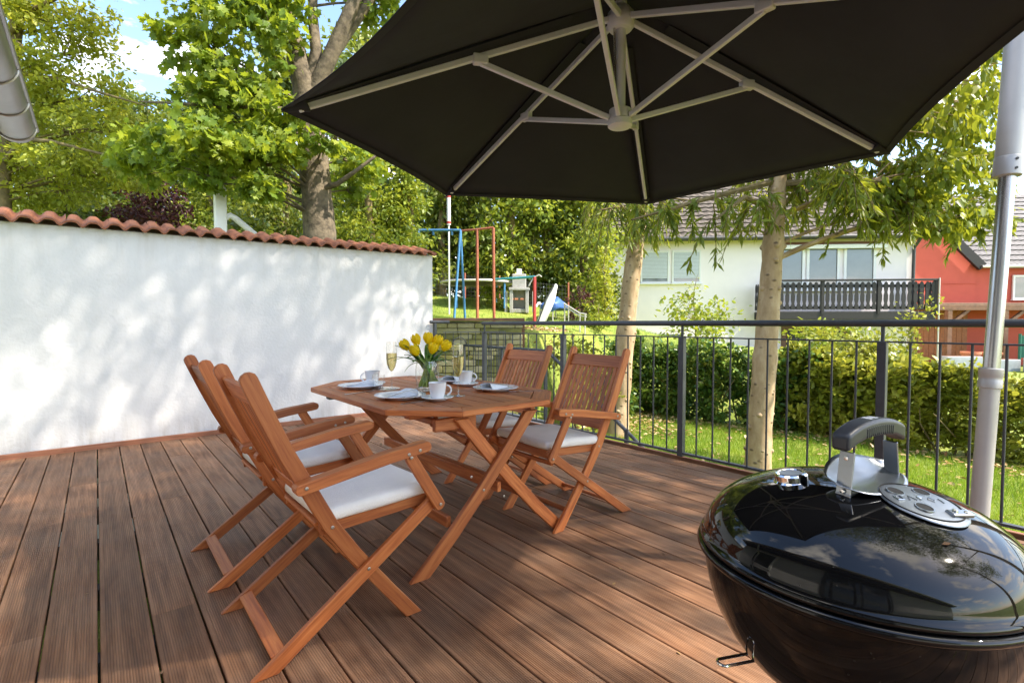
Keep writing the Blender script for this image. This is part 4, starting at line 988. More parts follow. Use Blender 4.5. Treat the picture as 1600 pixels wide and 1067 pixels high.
shrub('young_tree', 'sparse young tree with spreading branches before the white house windows', gpt(1086, 13.5, -.1), 2.35, 1.05, 'lime_leaf', 'oval', .14, 950, 38, 'tree', 'young trees in front of the white house', k=15, tight=.42, lift=.2)
shrub('young_tree', 'low young tree under the dark balcony', gpt(1290, 13.0, -.1), 1.55, .95, 'lime_leaf', 'oval', .12, 1150, 39, 'tree', 'young trees in front of the white house', k=13, tight=.4, lift=.4)
shrub('young_tree', 'thin young tree below the right end of the balcony', gpt(1432, 12.5, -.1), 2.3, .5, 'rhodo_leaf', 'oval', .11, 800, 40, 'tree', 'young trees in front of the white house', k=12, tight=.42)
shrub('yellow_shrub', 'big yellow green bush rising behind the hedge', plan(6.45, 9.6, LOW - .1), 2.0, .85, 'rhodo_leaf', 'oval', .11, 4200, 41, k=18)
shrub('low_shrub', 'twiggy bush on the bank behind the two right chairs', plan(1.15, 9.2, LOW), 1.7, .75, 'rhodo_leaf', 'oval', .1, 1600, 42, k=12)
shrub('low_shrub', 'dark bush on the lawn beside the stair handrail', plan(1.9, 10.2, LOW), 1.3, .6, 'laurel_leaf', 'oval', .12, 1500, 43)

# undergrowth along the edge of the wood
ru = np.random.default_rng(77); nU = 15000
ul_ = ru.uniform(-17, 4.2, nU); ud = 17.2 + np.abs(ru.normal(0, 1.3, nU)) + .5 * np.sin(ul_ * 2.3); uh = ru.random(nU) ** .9 * (1.7 + .5 * np.sin(ul_ * 1.7) + .3 * np.sin(ul_ * 4.1))
P = np.array([plan(a, b, ground(a, b) + c) for a, b, c in zip(ul_, ud, uh)]); A = ru.normal(0, .8, (nU, 3)) + np.array([-.4, -.5, .2])
tag(foliage('undergrowth', P, A, ru.uniform(.12, .26, nU), 'rough', M['wood_leaf'], ru), 'dark low undergrowth along the edge of the wood', 'undergrowth', kind='stuff')

# hedge in three stretches
def hedge(name, label, l0, l1, mat, n, seed, top0, top1, size=.125, thick=.5):
    r = np.random.default_rng(seed); c = plan((l0 + l1) / 2, hedge_d((l0 + l1) / 2), LOW); root = empty(name, c); tag(root, label, 'hedge', 'hedge behind the railing')
    nb_ = int(110 * (l1 - l0)); bl = r.uniform(l0, l1, nb_); bo = r.normal(0, .5, nb_) * thick; bh = r.random(nb_) ** .8
    k = r.integers(0, nb_, n); P = np.zeros((n, 3)); A = np.zeros((n, 3))
    jl = bl[k] + r.normal(0, .07, n); jo = np.clip(bo[k] + r.normal(0, .07, n), -thick, thick); s = np.clip(bh[k] + r.normal(0, .05, n), .04, 1.08)
    for i in range(n):
        t = (jl[i] - l0) / (l1 - l0); H = top0 + (top1 - top0) * t - LOW + .10 * math.sin(jl[i] * 5) + .06 * math.sin(jl[i] * 11 + 2)
        p = plan(jl[i], hedge_d(jl[i]) + .45 + jo[i] * (1 - .25 * s[i]), LOW + s[i] * H); P[i] = p
        A[i] = -FW * (1.0 if jo[i] < 0 else -.5) + Vector((0, 0, .35))
    A += r.normal(0, .8, (n, 3)); base = r.random(nb_)
    P -= np.array(c)
    foliage('foliage', P, A, size * r.uniform(.6, 1.25, n), 'oval', M[mat], r, root, shade=.6 * base[k] + .4 * r.random(n))
    mb = MB()
    for i in range(int(12 * (l1 - l0))):
        l = r.uniform(l0, l1); p = plan(l, hedge_d(l) + .6 + r.normal(0, .12), LOW - .05) - c
        e = p + Vector(r.normal(0, .25, 3)); e.z = p.z + r.uniform(.7, 1.3) * (top0 - LOW) * .75
        mb.tube([p, p.lerp(e, .5) + Vector(r.normal(0, .05, 3)), e], [.018, .012, .005], 5, False)
    mb.build('stems', M['branch'], root, smooth=True)
    return root
hedge('laurel_hedge', 'dark green laurel hedge between the two pale trunks', 2.3, 5.25, 'laurel_leaf', 14000, 51, .66, .5)
hedge('rhododendron_hedge', 'yellow green hedge stretch behind the grill handle', 5.1, 6.7, 'rhodo_leaf', 9500, 52, .5, .42, .14, .55)
hedge('mixed_hedge', 'mixed hedge stretch behind the umbrella pole', 6.55, 8.6, 'rhodo_leaf', 9500, 53, .34, .2, .10, .5)

# pale barked trees with drooping foliage
def droop_tree(name, label, trunk, r0, branches, crown, seed, knots=44, mat='birch_leaf', group='pale barked trees beyond the railing'):
    """branches: (polyline, sprays, length); crown: clumps of broader leaves"""
    root = tree(name, label, 'tree', trunk, r0, crown, 'oval', .105, M[mat], M['birch'], seed, group, .75, per=1.4, rough=.045, knots=knots, sub=14)
    r = np.random.default_rng(seed + 500); o = root.location; P, A, SZ, SH = [], [], [], []; mb = MB(); any_ = False
    for pts, ns, ln in branches:
        Q = [Vector(p) - o for p in pts]; q = []
        for i in range(len(Q) - 1):
            for k in range(5): q.append(Q[i].lerp(Q[i + 1], k / 5))
        q.append(Q[-1]); m = len(q); any_ = True
        mb.tube(q, [.04 * (1 - .85 * i / (m - 1)) + .004 for i in range(m)], 6, False)
        for _ in range(ns):
            s = q[int(r.integers(m // 6, m))] + Vector(r.normal(0, .06, 3)); a = r.random() * 6.28; outv = Vector((math.cos(a), math.sin(a), 0)); L = ln * r.uniform(.6, 1.25); tw = []; b_ = r.random()
            for k in range(8):
                t = k / 7; tw.append(s + outv * (.45 * L * t) + Vector((0, 0, .08 * L * t - L * .85 * t ** 1.7)))
            mb.tube(tw, [.006 * (1 - .7 * k / 7) + .0015 for k in range(8)], 4, False)
            for k in range(30):
                t = .15 + .85 * r.random(); i0 = min(6, int(t * 7)); p = tw[i0].lerp(tw[i0 + 1], t * 7 - i0); tg = (tw[i0 + 1] - tw[i0]).normalized()
                sd = Vector(r.normal(0, .55, 3)); P.append(p); A.append(tg + sd + Vector((0, 0, -.35))); SZ.append(.15 * r.uniform(.6, 1.25)); SH.append(.55 * b_ + .45 * r.random())
    if any_:
        mb.build('branches', M['branch'], root, smooth=True)
        foliage('drooping_sprays', np.array([tuple(x) for x in P]), np.array([tuple(x) for x in A]), np.array(SZ), 'lance', M[mat], r, root, shade=np.array(SH))
    return root
D1 = 8.9
droop_tree('pale_tree', 'slimmer pale knotty trunk beside the right chairs', [plan((965 - 800) / 790 * D1, D1, LOW - .1), at(972, 590, D1), at(984, 450, D1), at(998, 340, D1), at(1012, 240, D1), at(1020, 100, D1), at(1030, -120, D1)], .19,
    [([at(998, 345, D1), at(970, 325, D1 - .2), at(935, 330, D1 - .4)], 16, .95), ([at(998, 340, D1), at(960, 300, D1 + .1), at(925, 310, D1 + .3)], 14, .9), ([at(1000, 330, D1), at(1030, 310, D1 - .3), at(1075, 315, D1 - .5)], 12, .8),
     ([at(1002, 310, D1), at(990, 290, D1 - .6), at(985, 300, D1 - .9)], 12, .8)],
    [(at(1000, 40, D1), (1.3, 1.3, 1.0), 1300), (at(960, -80, D1), (1.3, 1.3, 1.0), 1300), (at(1080, -60, D1 - 1), (1.4, 1.4, 1.0), 1400), (at(1030, -240, D1), (1.6, 1.6, 1.2), 1600), (at(1100, 80, D1 - 1.5), (1.1, 1.1, .8), 900)], 61)
D2 = 6.2
cr = [(at(px, py, d), (r, r, r * .8), n) for px, py, d, r, n in (
    (1460, 190, 6.0, .42, 420), (1500, 250, 6.2, .42, 430), (1430, 270, 5.8, .4, 420), (1530, 170, 6.4, .4, 330), (1470, 330, 6.0, .38, 380), (1400, 330, 6.0, .36, 360), (1525, 330, 6.3, .32, 260), (1345, 300, 6.0, .34, 300), (1540, 110, 6.4, .4, 260),
    (1440, 120, 5.4, .8, 620), (1300, 40, 5.4, 1.0, 900), (1180, -20, 5.8, 1.1, 950), (1420, -60, 5.2, 1.2, 1100), (1230, -180, 6.0, 1.3, 1200), (1060, -120, 5.6, 1.0, 700), (1500, -200, 5.2, 1.2, 900), (1340, -330, 5.8, 1.5, 1200), (1560, 20, 5.6, .8, 500))] + [((x, y, z), (.8, .8, .55), 330) for x, y, z in ((1.9, 2.2, 7.2), (3.0, 2.6, 6.6), (1.7, 1.2, 7.8), (4.3, 2.2, 6.5), (3.5, 1.5, 7.2), (4.5, 1.0, 7.7), (2.8, 2.0, 7.5), (3.9, 2.7, 8.3), (2.3, 1.0, 8.2), (4.9, 1.8, 8.8), (3.2, .4, 9.2), (2.2, 1.9, 6.9))]  # last clumps are added out of view above to dapple the wall
droop_tree('pale_tree', 'thicker pale knotty trunk in front of the dark balcony', [plan((1186 - 800) / 790 * D2, D2, LOW - .1), at(1189, 690, D2), at(1196, 560, D2), at(1203, 430, D2), at(1210, 300, D2), at(1215, 180, D2), at(1222, 0, D2), at(1230, -260, D2)], .165,
    [([at(1210, 285, D2), at(1130, 305, D2 - .2), at(1040, 330, D2 - .4), at(985, 345, D2 - .5)], 15, .36), ([at(1205, 330, D2), at(1160, 310, D2 - .5), at(1115, 345, D2 - .7)], 12, .62), ([at(1212, 290, D2), at(1280, 285, D2 - .2), at(1340, 320, D2 - .3), at(1420, 318, D2 - .4)], 30, .58),
     ([at(1212, 250, D2), at(1270, 250, D2 - .4), at(1330, 275, D2 - .8)], 22, .7), ([at(1214, 220, D2), at(1330, 240, D2), at(1440, 300, D2), at(1520, 350, D2)], 30, .45), ([at(1214, 230, D2), at(1190, 262, D2 + .4), at(1160, 285, D2 + .7)], 8, .5),
     ([at(1214, 200, D2), at(1350, 210, D2 + .4), at(1480, 220, D2 + .5), at(1545, 260, D2 + .5)], 26, .5), ([at(1214, 240, D2), at(1235, 300, D2 + .3), at(1255, 330, D2 + .5)], 12, .55)], cr, 62)
# two more of the row, beyond the right picture edge; their crowns throw the dapples on the deck and wall
def outside_tree(label, x, y, top, n, spread, seed, count, low=3.9, lean=0.0):
    r = np.random.default_rng(seed); cr = []
    for i in range(n):
        a = r.random() * 6.28; q = spread * math.sqrt(r.random()); z = low + (top - low) * (i + .5) / n
        cr.append(((x + lean + q * math.cos(a), y + q * math.sin(a), z), (.85, .85, .6), count))
    return droop_tree('pale_tree', label, [(x, y, LOW - .1), (x, y, 1.5), (x + .05, y, 3.5), (x, y + .1, 5.5), (x, y, top - .4)], .16, [], cr, seed, knots=8)
outside_tree('pale tree of the row just outside the right picture edge', 5.3, -2.6, 10.5, 26, 2.3, 63, 380, 4.6)
outside_tree('pale tree of the row behind the photographer to the right', 4.4, -5.6, 9.6, 16, 2.2, 64, 380, 4.6)
outside_tree('pale tree of the row level with the grill, right of the picture', 5.0, -.4, 9.4, 22, 1.9, 65, 400, 5.4, -1.0)

# ------------------------------------------------------------------ folding armchairs
def bolt_mesh():
    return MB().lathe([(0, 0), (.0062, 0), (.0062, .0015), (.0045, .0026), (.003, .0026), (.003, .0015), (0, .0015)], 12).mesh('bolt', M['bolt'], smooth=True)
BOLT = bolt_mesh()
def bolt(parent, x, y, z, side):
    o = link('bolt', BOLT, parent); o.location = (x, y, z); o.rotation_euler = (rad(90 if side < 0 else -90), 0, 0); return o
def make_chair():
    c = empty('folding_chair')
    W2 = .205                                         # inner half width
    tk = .022
    UP = [(-.018, .925), (.034, .80), (.09, .675), (.15, .56), (.225, .415), (.30, .305), (.36, .225), (.44, .12), (.535, 0)]
    for s in (-1, 1):
        ya, yb = sorted((s * W2, s * (W2 + tk)))
        MB().ribbon(UP, [.052, .052, .052, .052, .052, .05, .048, .048, .052], ya, yb, flat1=True, round0=True).build('upright', M['teak'], c, .003)
        yc, yd = sorted((s * (W2 + tk + .002), s * (W2 + 2 * tk + .002)))
        MB().ribbon([(.005, 0), (.20, .137), (.40, .277), (.615, .428)], .046, yc, yd, flat0=True, round1=True).build('leg', M['teak'], c, .003)
        # arm support and armrest
        ye, yf = sorted((s * (W2 + 2 * tk + .004), s * (W2 + 3 * tk + .0)))
        MB().ribbon([(.622, .412), (.505, .606)], .044, ye, yf, round0=True, round1=True).build('arm_support', M['teak'], c, .003)
        yg, yh = sorted((s * (W2 + tk + .003), s * (W2 + tk + .05)))
        MB().ribbon([(.115, .573), (.25, .596), (.42, .625), (.565, .642)], [.036, .038, .040, .038], *((W2 * s + s * .026, W2 * s + s * .044) if False else (yg, yh)), round0=True, round1=True).build('armrest', M['teak'], c, .005)
        ys_ = s * (W2 + tk)
        for (x, z, off) in ((.13, .577, .0505), (.535, .634, .0505), (.50, .612, .0705 - .0225 + .002), (.49, .626, .0505), (.622, .414, .069 - .022 + .002), (.345, .243, .0245), (.228, .412, .0005)):
            bolt(c, x, ys_ + s * off, z, s)
        MB().beam((.195, s * (W2 - .012), .402), (.60, s * (W2 - .012), .425), .022, .042).build('seat_rail', M['teak'], c, .003)
    # back: top rail, slats, bottom rail along the line of the uprights
    def back(t): return Vector((-.012 + .152 * t, 0, .90 - .325 * t))
    d = (back(1) - back(0)).normalized(); nrm = Vector((-d.z, 0, d.x))
    MB().beam(back(0) + d * .035 + Vector((0, -W2, 0)), back(0) + d * .035 + Vector((0, W2, 0)), .078, .017, nrm).build('top_rail', M['teak'], c, .004)
    MB().beam(back(1.17) + Vector((0, -W2, 0)), back(1.17) + Vector((0, W2, 0)), .055, .018, nrm).build('lower_rail', M['teak'], c, .003)
    slat = None
    for k in range(10):
        y = -W2 + .0355 + k * (2 * W2 - .071) / 9
        a = back(.16) + Vector((0, 0, 0)); b = back(1.15)
        if slat is None: slat = MB().beam(a, b, .0255, .011, nrm).mesh('slat', M['teak'], .002)
        o = link('slat', slat, c); o.location = (0, y, 0)
    ss = None
    for k in range(7):
        x = .205 + k * .058
        if ss is None: ss = MB().box((0, 0, .425), (.042, 2 * W2 - .05, .012)).mesh('seat_slat', M['teak'], .002)
        o = link('seat_slat', ss, c); o.location = (x, 0, .002 + .057 * (x - .2) - .01)
    MB().beam((.60, -W2 + .001, .423), (.60, W2 - .001, .423), .022, .042).build('seat_rail', M['teak'], c, .003)
    # stretchers
    MB().beam((.052, -W2 - tk - .001, .048), (.052, W2 + tk + .001, .048), .046, .018, Vector((-.35, 0, 1))).build('stretcher', M['teak'], c, .003)
    MB().tube([(.455, -W2, .098), (.455, W2, .098)], .013, 10).build('stretcher', M['teak'], c, smooth=True)
    MB().tube([(.585, -W2 - tk, .375), (.585, W2 + tk, .375)], .011, 10).build('stretcher', M['teak'], c, smooth=True)
    return c
chair0 = make_chair()
def cushion_mesh():
    def wob(q):
        return Vector((q.x, q.y, q.z + .003 * math.sin(q.x * 17 + 1) * math.sin(q.y * 13)))
    mb = MB().rbox((.212, .222, .023), .02, (0, 0, 0), 10, .012, warp=wob)
    return mb
chairs = [((.372, 1.912), 0, 'wooden folding armchair nearest the camera, left of the table', 'white cushion on the folding chair nearest the camera'),
          ((.358, 2.60), 0, 'wooden folding armchair behind the nearest one, towards the white wall', 'white cushion on the left chair towards the white wall'),
          ((2.392, 2.085), math.pi + rad(-1), 'wooden folding armchair on the railing side, nearer the grill', 'white cushion on the railing side chair nearer the grill'),
          ((2.385, 2.735), math.pi, 'wooden folding armchair on the railing side, nearer the stairs', 'white cushion on the railing side chair nearer the stairs')]
cm = cushion_mesh().mesh('seat_cushion', M['cushion'], smooth=True, angle=60)
seam = MB().tube([(.208 * (1 if a < 2 else 1) * x, .218 * y, 0) for a, (x, y) in enumerate(((-1, -.9), (-.93, -1), (.93, -1), (1, -.93), (1, .93), (.93, 1), (-.93, 1), (-1, .9), (-1, -.9)))], .0035, 6, False).mesh('piping', M['cushion'], smooth=True)
for i, ((x, y), rz, lab, cl_) in enumerate(chairs):
    o = chair0 if i == 0 else copy_tree(chair0)
    o.location = (x, y, 0); o.rotation_euler = (0, 0, rz); tag(o, lab, 'chair', 'folding chairs around the table')
    e = empty('seat_cushion'); tag(e, cl_, 'cushion', 'cushions on the chairs')
    cu = link('pad', cm, e); link('piping', seam, e).location = (0, 0, .003)
    q = Matrix.Rotation(rz, 3, 'Z') @ Vector((.405, 0, .457)); e.location = (x + q.x, y + q.y, q.z)
    e.rotation_euler = (0, -rad(3.3), rz)

# ------------------------------------------------------------------ table
TX, TY, TZ = 1.475, 2.56, .72
tb = empty('folding_table', (TX, TY, 0)); tag(tb, 'octagonal slatted wooden folding table laid for coffee', 'table')
hx, hy, cut = .505, .745, .245
def octo(hx, hy, c): return [(-hx, -hy + c), (-hx + c, -hy), (hx - c, -hy), (hx, -hy + c), (hx, hy - c), (hx - c, hy), (-hx + c, hy), (-hx, hy - c)]
outer = octo(hx, hy, cut); inn = octo(hx - .085, hy - .085, cut - .035)
for i in range(8):
    a, b = outer[i], outer[(i + 1) % 8]; c, d = inn[(i + 1) % 8], inn[i]
    k = .0012; A0 = Vector(a).lerp(Vector(b), k); B0 = Vector(b).lerp(Vector(a), k); C0 = Vector(c).lerp(Vector(d), k); D0 = Vector(d).lerp(Vector(c), k)
    mb = MB().prism([tuple(A0), tuple(B0), tuple(C0), tuple(D0)], TZ - .026, TZ)
    L = Vector(b) - Vector(a); L.normalize(); mb.uv = [((Vector(v[:2])).dot(L), Vector(v[:2]).cross(L) + v[2]) for v in mb.v]
    mb.build('border_board', M['teak'], tb, .003)
# slats run the length of the table, clipped to the border
hx2, hy2, c2 = hx - .085 - .004, hy - .085 - .004, cut - .035
ns = 9; sw_ = (2 * hx2) / ns
for i in range(ns):
    x0_, x1_ = -hx2 + i * sw_ + .0045, -hx2 + (i + 1) * sw_ - .0045
    def ymax(x): return min(hy2, hy2 + hx2 - c2 - abs(x))
    pts_ = [(x0_, -ymax(x0_)), (x1_, -ymax(x1_)), (x1_, ymax(x1_)), (x0_, ymax(x0_))]
    mb = MB().prism(pts_, TZ - .022, TZ - .0015); mb.uv = [(v[1], v[0] + v[2]) for v in mb.v]
    mb.build('slat', M['teak'], tb, .002)
for y in (-.50, 0, .50): MB().box((0, y, TZ - .041), (.80, .05, .028)).build('cross_batten', M['teak'], tb, .003)
for x in (-.30, .30): MB().box((x, 0, TZ - .068), (.03, 1.15, .026)).build('runner', M['teak'], tb, .003)
for sy in (-1, 1):
    yo = sy * .655
    ya, yb = sorted((yo, yo + sy * .024)); yc, yd = sorted((yo - sy * .026, yo - sy * .002))
    for nm, (y0_, y1_), sx in (('leg', (ya, yb), 1), ('leg', (yc, yd), -1)):
        P = [(-sx * .435, 0), (-sx * .26, .16), (-sx * .10, .325), (sx * .06, .50), (sx * .20, TZ - .055)]
        MB().ribbon(P, [.062, .060, .060, .060, .060], y0_, y1_, flat0=True, flat1=True).build(nm, M['teak'], tb, .003)
    ym = yb if sy > 0 else ya
    for x, z in ((-.10, .325), (.02, .27), (-.17, .40)): bolt(tb, x, ym + (.0005 * sy), z, sy)
for x, z in ((.03, .30), (-.26, .20), (.23, .22)): MB().beam((x, -.63, z), (x, .63, z), .024, .05).build('stretcher', M['teak'], tb, .003)
MB().box((-.22, -.62, TZ - .075), (.22, .03, .055)).build('apron', M['teak'], tb, .003)
MB().box((-.45, .3, TZ - .04), (.05, .05, .02)).build('foot_pad', M['darkmetal'], tb, .003)

# ------------------------------------------------------------------ things on the table
def plate_mesh():
    return MB().lathe([(0, 0), (.075, 0), (.078, .004), (.095, .009), (.128, .017), (.130, .0185), (.128, .0205), (.094, .0135), (.080, .008), (0, .0065)], 56).mesh('plate', M['porcelain'], smooth=True, angle=70)
def saucer_mesh():
    return MB().lathe([(0, 0), (.045, 0), (.047, .003), (.078, .014), (.080, .0155), (.078, .0175), (.045, .008), (.032, .0065), (0, .0065)], 48).mesh('saucer', M['porcelain'], smooth=True, angle=70)
def cup_parts():
    body = MB().lathe([(0, .004), (.022, .004), (.024, 0), (.029, 0), (.031, .004), (.036, .02), (.041, .05), (.0445, .078), (.0455, .080), (.043, .0795), (.039, .05), (.033, .018), (.025, .010), (0, .009)], 40).mesh('body', M['porcelain'], smooth=True, angle=70)
    hp = [(.038 + .026 * math.sin(a) + .004, 0, .043 + .024 * math.cos(a)) for a in np.linspace(.15, math.pi - .25, 14)]
    hnd = MB().tube(hp, .0042, 8).mesh('handle', M['porcelain'], smooth=True)
    cof = MB().lathe([(0, .058), (.0405, .058), (.0405, .0585), (0, .0586)], 32).mesh('coffee', M['hole'])
    return body, hnd, cof
PM, SM = plate_mesh(), saucer_mesh(); CB, CH, CC = cup_parts()
TT = TZ + .0005
plates = [((1.195, 2.86), 'dinner plate at the left corner with a cup behind it', 15), ((1.185, 2.335), 'dinner plate at the front edge next to the near cup', 35),
          ((1.745, 2.27), 'dinner plate at the right corner facing the grill side chair', 200), ((1.79, 2.75), 'dinner plate at the far side behind the cup', 215)]
def napkin_meshes():
    """cloth folded to a flat cone, open at one end"""
    vs = []; fs = []; n = 12
    for j in range(5):
        t = j / 4; x = -.085 + .15 * t; w = .012 + .052 * t; h = .004 + .030 * t
        for k in range(n + 1):
            a = math.pi * k / n; vs.append((x + .01 * math.sin(k * .9), w * math.cos(a), .009 + h * math.sin(a) ** .8))
    for j in range(4):
        for k in range(n): a = j * (n + 1) + k; fs.append((a, a + 1, a + n + 2, a + n + 1))
    fold = MB().add(vs, fs); fold.add([(x, y, z - .0) for x, y, z in [(-.085, -.012, .0085), (.068, -.070, .0085), (.075, .068, .0085), (-.085, .012, .0085)]], [(0, 1, 2, 3)])
    fold.add([(-.02, -.06, .010), (.06, -.068, .012), (.085, .0, .013), (.075, .06, .012), (0, .05, .011)], [(0, 1, 2, 3, 4)])
    return fold.mesh('cloth', M['napkin'], smooth=True, angle=40)
NM = napkin_meshes()
def fork_mesh(n=4):
    mb = MB(); mb.ribbon([(-.09, .003), (-.02, .004), (.03, .007)], [.009, .006, .006], -.0012, .0012)
    return mb
def cutlery(kind):
    mb = MB()
    if kind == 'fork':
        mb.prism([(-.10, -.006), (-.04, -.004), (.03, -.003), (.045, -.010), (.055, -.0115), (.055, .0115), (.045, .010), (.03, .003), (-.04, .004), (-.10, .006)], 0, .002)
        for k in range(4): mb.prism([(.055, -.0115 + k * .0063), (.095, -.0110 + k * .0063), (.095, -.0080 + k * .0063), (.055, -.0080 + k * .0063)], .0, .002)
    else:
        mb.prism([(-.11, -.007), (-.02, -.006), (-.01, -.008), (.08, -.009), (.10, -.002), (.09, .006), (-.02, .006), (-.11, .007)], 0, .0025)
    return mb.mesh('blade', M['steel'], .0006)
FK, KN = cutlery('fork'), cutlery('knife')
for i, ((x, y), lab, rz) in enumerate(plates):
    e = empty('dinner_plate', (x, y, TT), rad(rz)); tag(e, 'white ' + lab, 'plate', 'plates on the table'); link('dish', PM, e)
    w_ = ['left corner plate', 'front edge plate', 'right corner plate', 'far side plate'][i]
    e2 = empty('napkin', (x, y, TT + .002), rad(rz - 20)); tag(e2, 'pale folded napkin lying on the ' + w_, 'napkin', 'folded napkins'); link('cloth', NM, e2)
    f_ = empty('fork', (x, y, TT + .022), rad(rz - 60)); tag(f_, 'steel fork tucked in the napkin on the ' + w_, 'fork', 'forks'); o = link('fork_body', FK, f_); o.location = (.02, -.03, .012); o.rotation_euler = (0, rad(-12), rad(15))
for (x, y, rz, lab) in ((1.205, 2.165, 5, 'steel knife lying in front of the front edge plate'), (1.11, 2.66, 20, 'steel knife lying before the left corner plate'), (1.86, 2.13, -25, 'steel knife lying right of the right corner plate')):
    k_ = empty('knife', (x, y, TT), rad(rz)); tag(k_, lab, 'knife', 'knives on the table'); link('knife_body', KN, k_)
cups = [((1.30, 2.165), 'white coffee cup at the front of the table', 'white saucer under the front coffee cup', -40), ((1.735, 2.56), 'white coffee cup behind the right champagne flute', 'white saucer under the cup behind the right flute', -30), ((1.305, 2.945), 'white coffee cup behind the left corner plate', 'white saucer under the cup behind the left plate', 150)]
for (x, y), lab, sl_, rz in cups:
    s_ = empty('saucer', (x, y, TT), 0); tag(s_, sl_, 'saucer', 'saucers on the table'); link('dish', SM, s_)
    c_ = empty('coffee_cup', (x, y, TT + .0068), rad(rz)); tag(c_, lab, 'cup', 'coffee cups on the table'); link('body', CB, c_); link('handle', CH, c_); link('coffee', CC, c_)
def flute(x, y, lab, h=.27):
    e = empty('champagne_flute', (x, y, TT)); tag(e, lab, 'glass', 'champagne flutes')
    k = h / .27
    MB().lathe([(0, .0035), (.034, .0015), (.036, 0), (0, 0)][::-1], 36).build('foot', M['glass'], e, smooth=True)
    MB().lathe([(.009, .003), (.0045, .012), (.0036, .05 * k), (.0036, .085 * k), (.008, .10 * k)], 16).build('stem', M['glass'], e, smooth=True)
    outp = [(.0, .098), (.010, .103), (.021, .122), (.0285, .15), (.031, .18), (.0305, .22), (.027, .27)]
    inp = [(r - .0012, z + .0012 if i < 2 else z) for i, (r, z) in enumerate(outp)]
    MB().lathe([(r, z * k) for r, z in outp], 36).build('bowl', M['glass'], e, smooth=True, angle=80)
    wp_ = [(.0001, .101), (.0088, .106), (.0195, .124), (.0270, .151), (.0295, .18), (.0296, .205), (.0001, .205)]
    MB().lathe([(r, z * k) for r, z in wp_], 36).build('wine', M['wine'], e, smooth=True, angle=50)
    return e
def open_lathe(prof, n=40):
    m = MB(); vs = []; fs = []
    for r, z in prof:
        for k in range(n): a = 2 * math.pi * k / n; vs.append((r * math.cos(a), r * math.sin(a), z))
    for i in range(len(prof) - 1):
        for k in range(n): fs.append((i * n + k, i * n + (k + 1) % n, (i + 1) * n + (k + 1) % n, (i + 1) * n + k))
    return m.add(vs, fs)
flute(1.305, 2.68, 'left champagne flute beside the tulip vase'); flute(1.455, 2.215, 'right champagne flute between the near cup and the right plate')
# tumbler on a glass coaster near the left flute
tu = empty('tumbler', (1.27, 2.78, TT + .003)); tag(tu, 'small empty clear tumbler beside the left champagne flute', 'glass')
open_lathe([(.0001, .004), (.026, .004), (.027, 0), (.028, .0), (.033, .035), (.036, .075)], 32).build('body', M['glass'], tu, smooth=True, angle=60)
gc = empty('glass_coaster', (1.29, 2.725, TT)); tag(gc, 'flat pale glass coaster under the left flute and tumbler', 'coaster')
MB().lathe([(0, 0), (.075, 0), (.08, .0015), (.075, .003), (0, .003)][::-1], 40).build('disc', M['glass'], gc, smooth=True)
for o in bpy.data.objects:
    if o.name.startswith('champagne_flute') and 'left' in o['label']: o.location.z += .003
# vase and tulips
VX, VY = 1.435, 2.50
va = empty('glass_vase', (VX, VY, TT)); tag(va, 'clear rounded glass vase holding yellow tulips', 'vase')
vp = [(.0001, .014), (.042, .014), (.05, .0), (.056, .004), (.061, .03), (.066, .07), (.067, .11), (.063, .15), (.060, .168)]
open_lathe(vp, 44).build('body', M['glass'], va, smooth=True, angle=60)
MB().lathe([(.0001, .0), (.045, .0), (.051, .007), (.045, .013), (.0001, .013)], 40).build('thick_base', M['glass'], va, smooth=True)
MB().lathe([(.0001, .095), (.0625, .095), (.0625, .0955), (.0001, .0955)], 40).build('water_surface', M['water'], va, smooth=True)
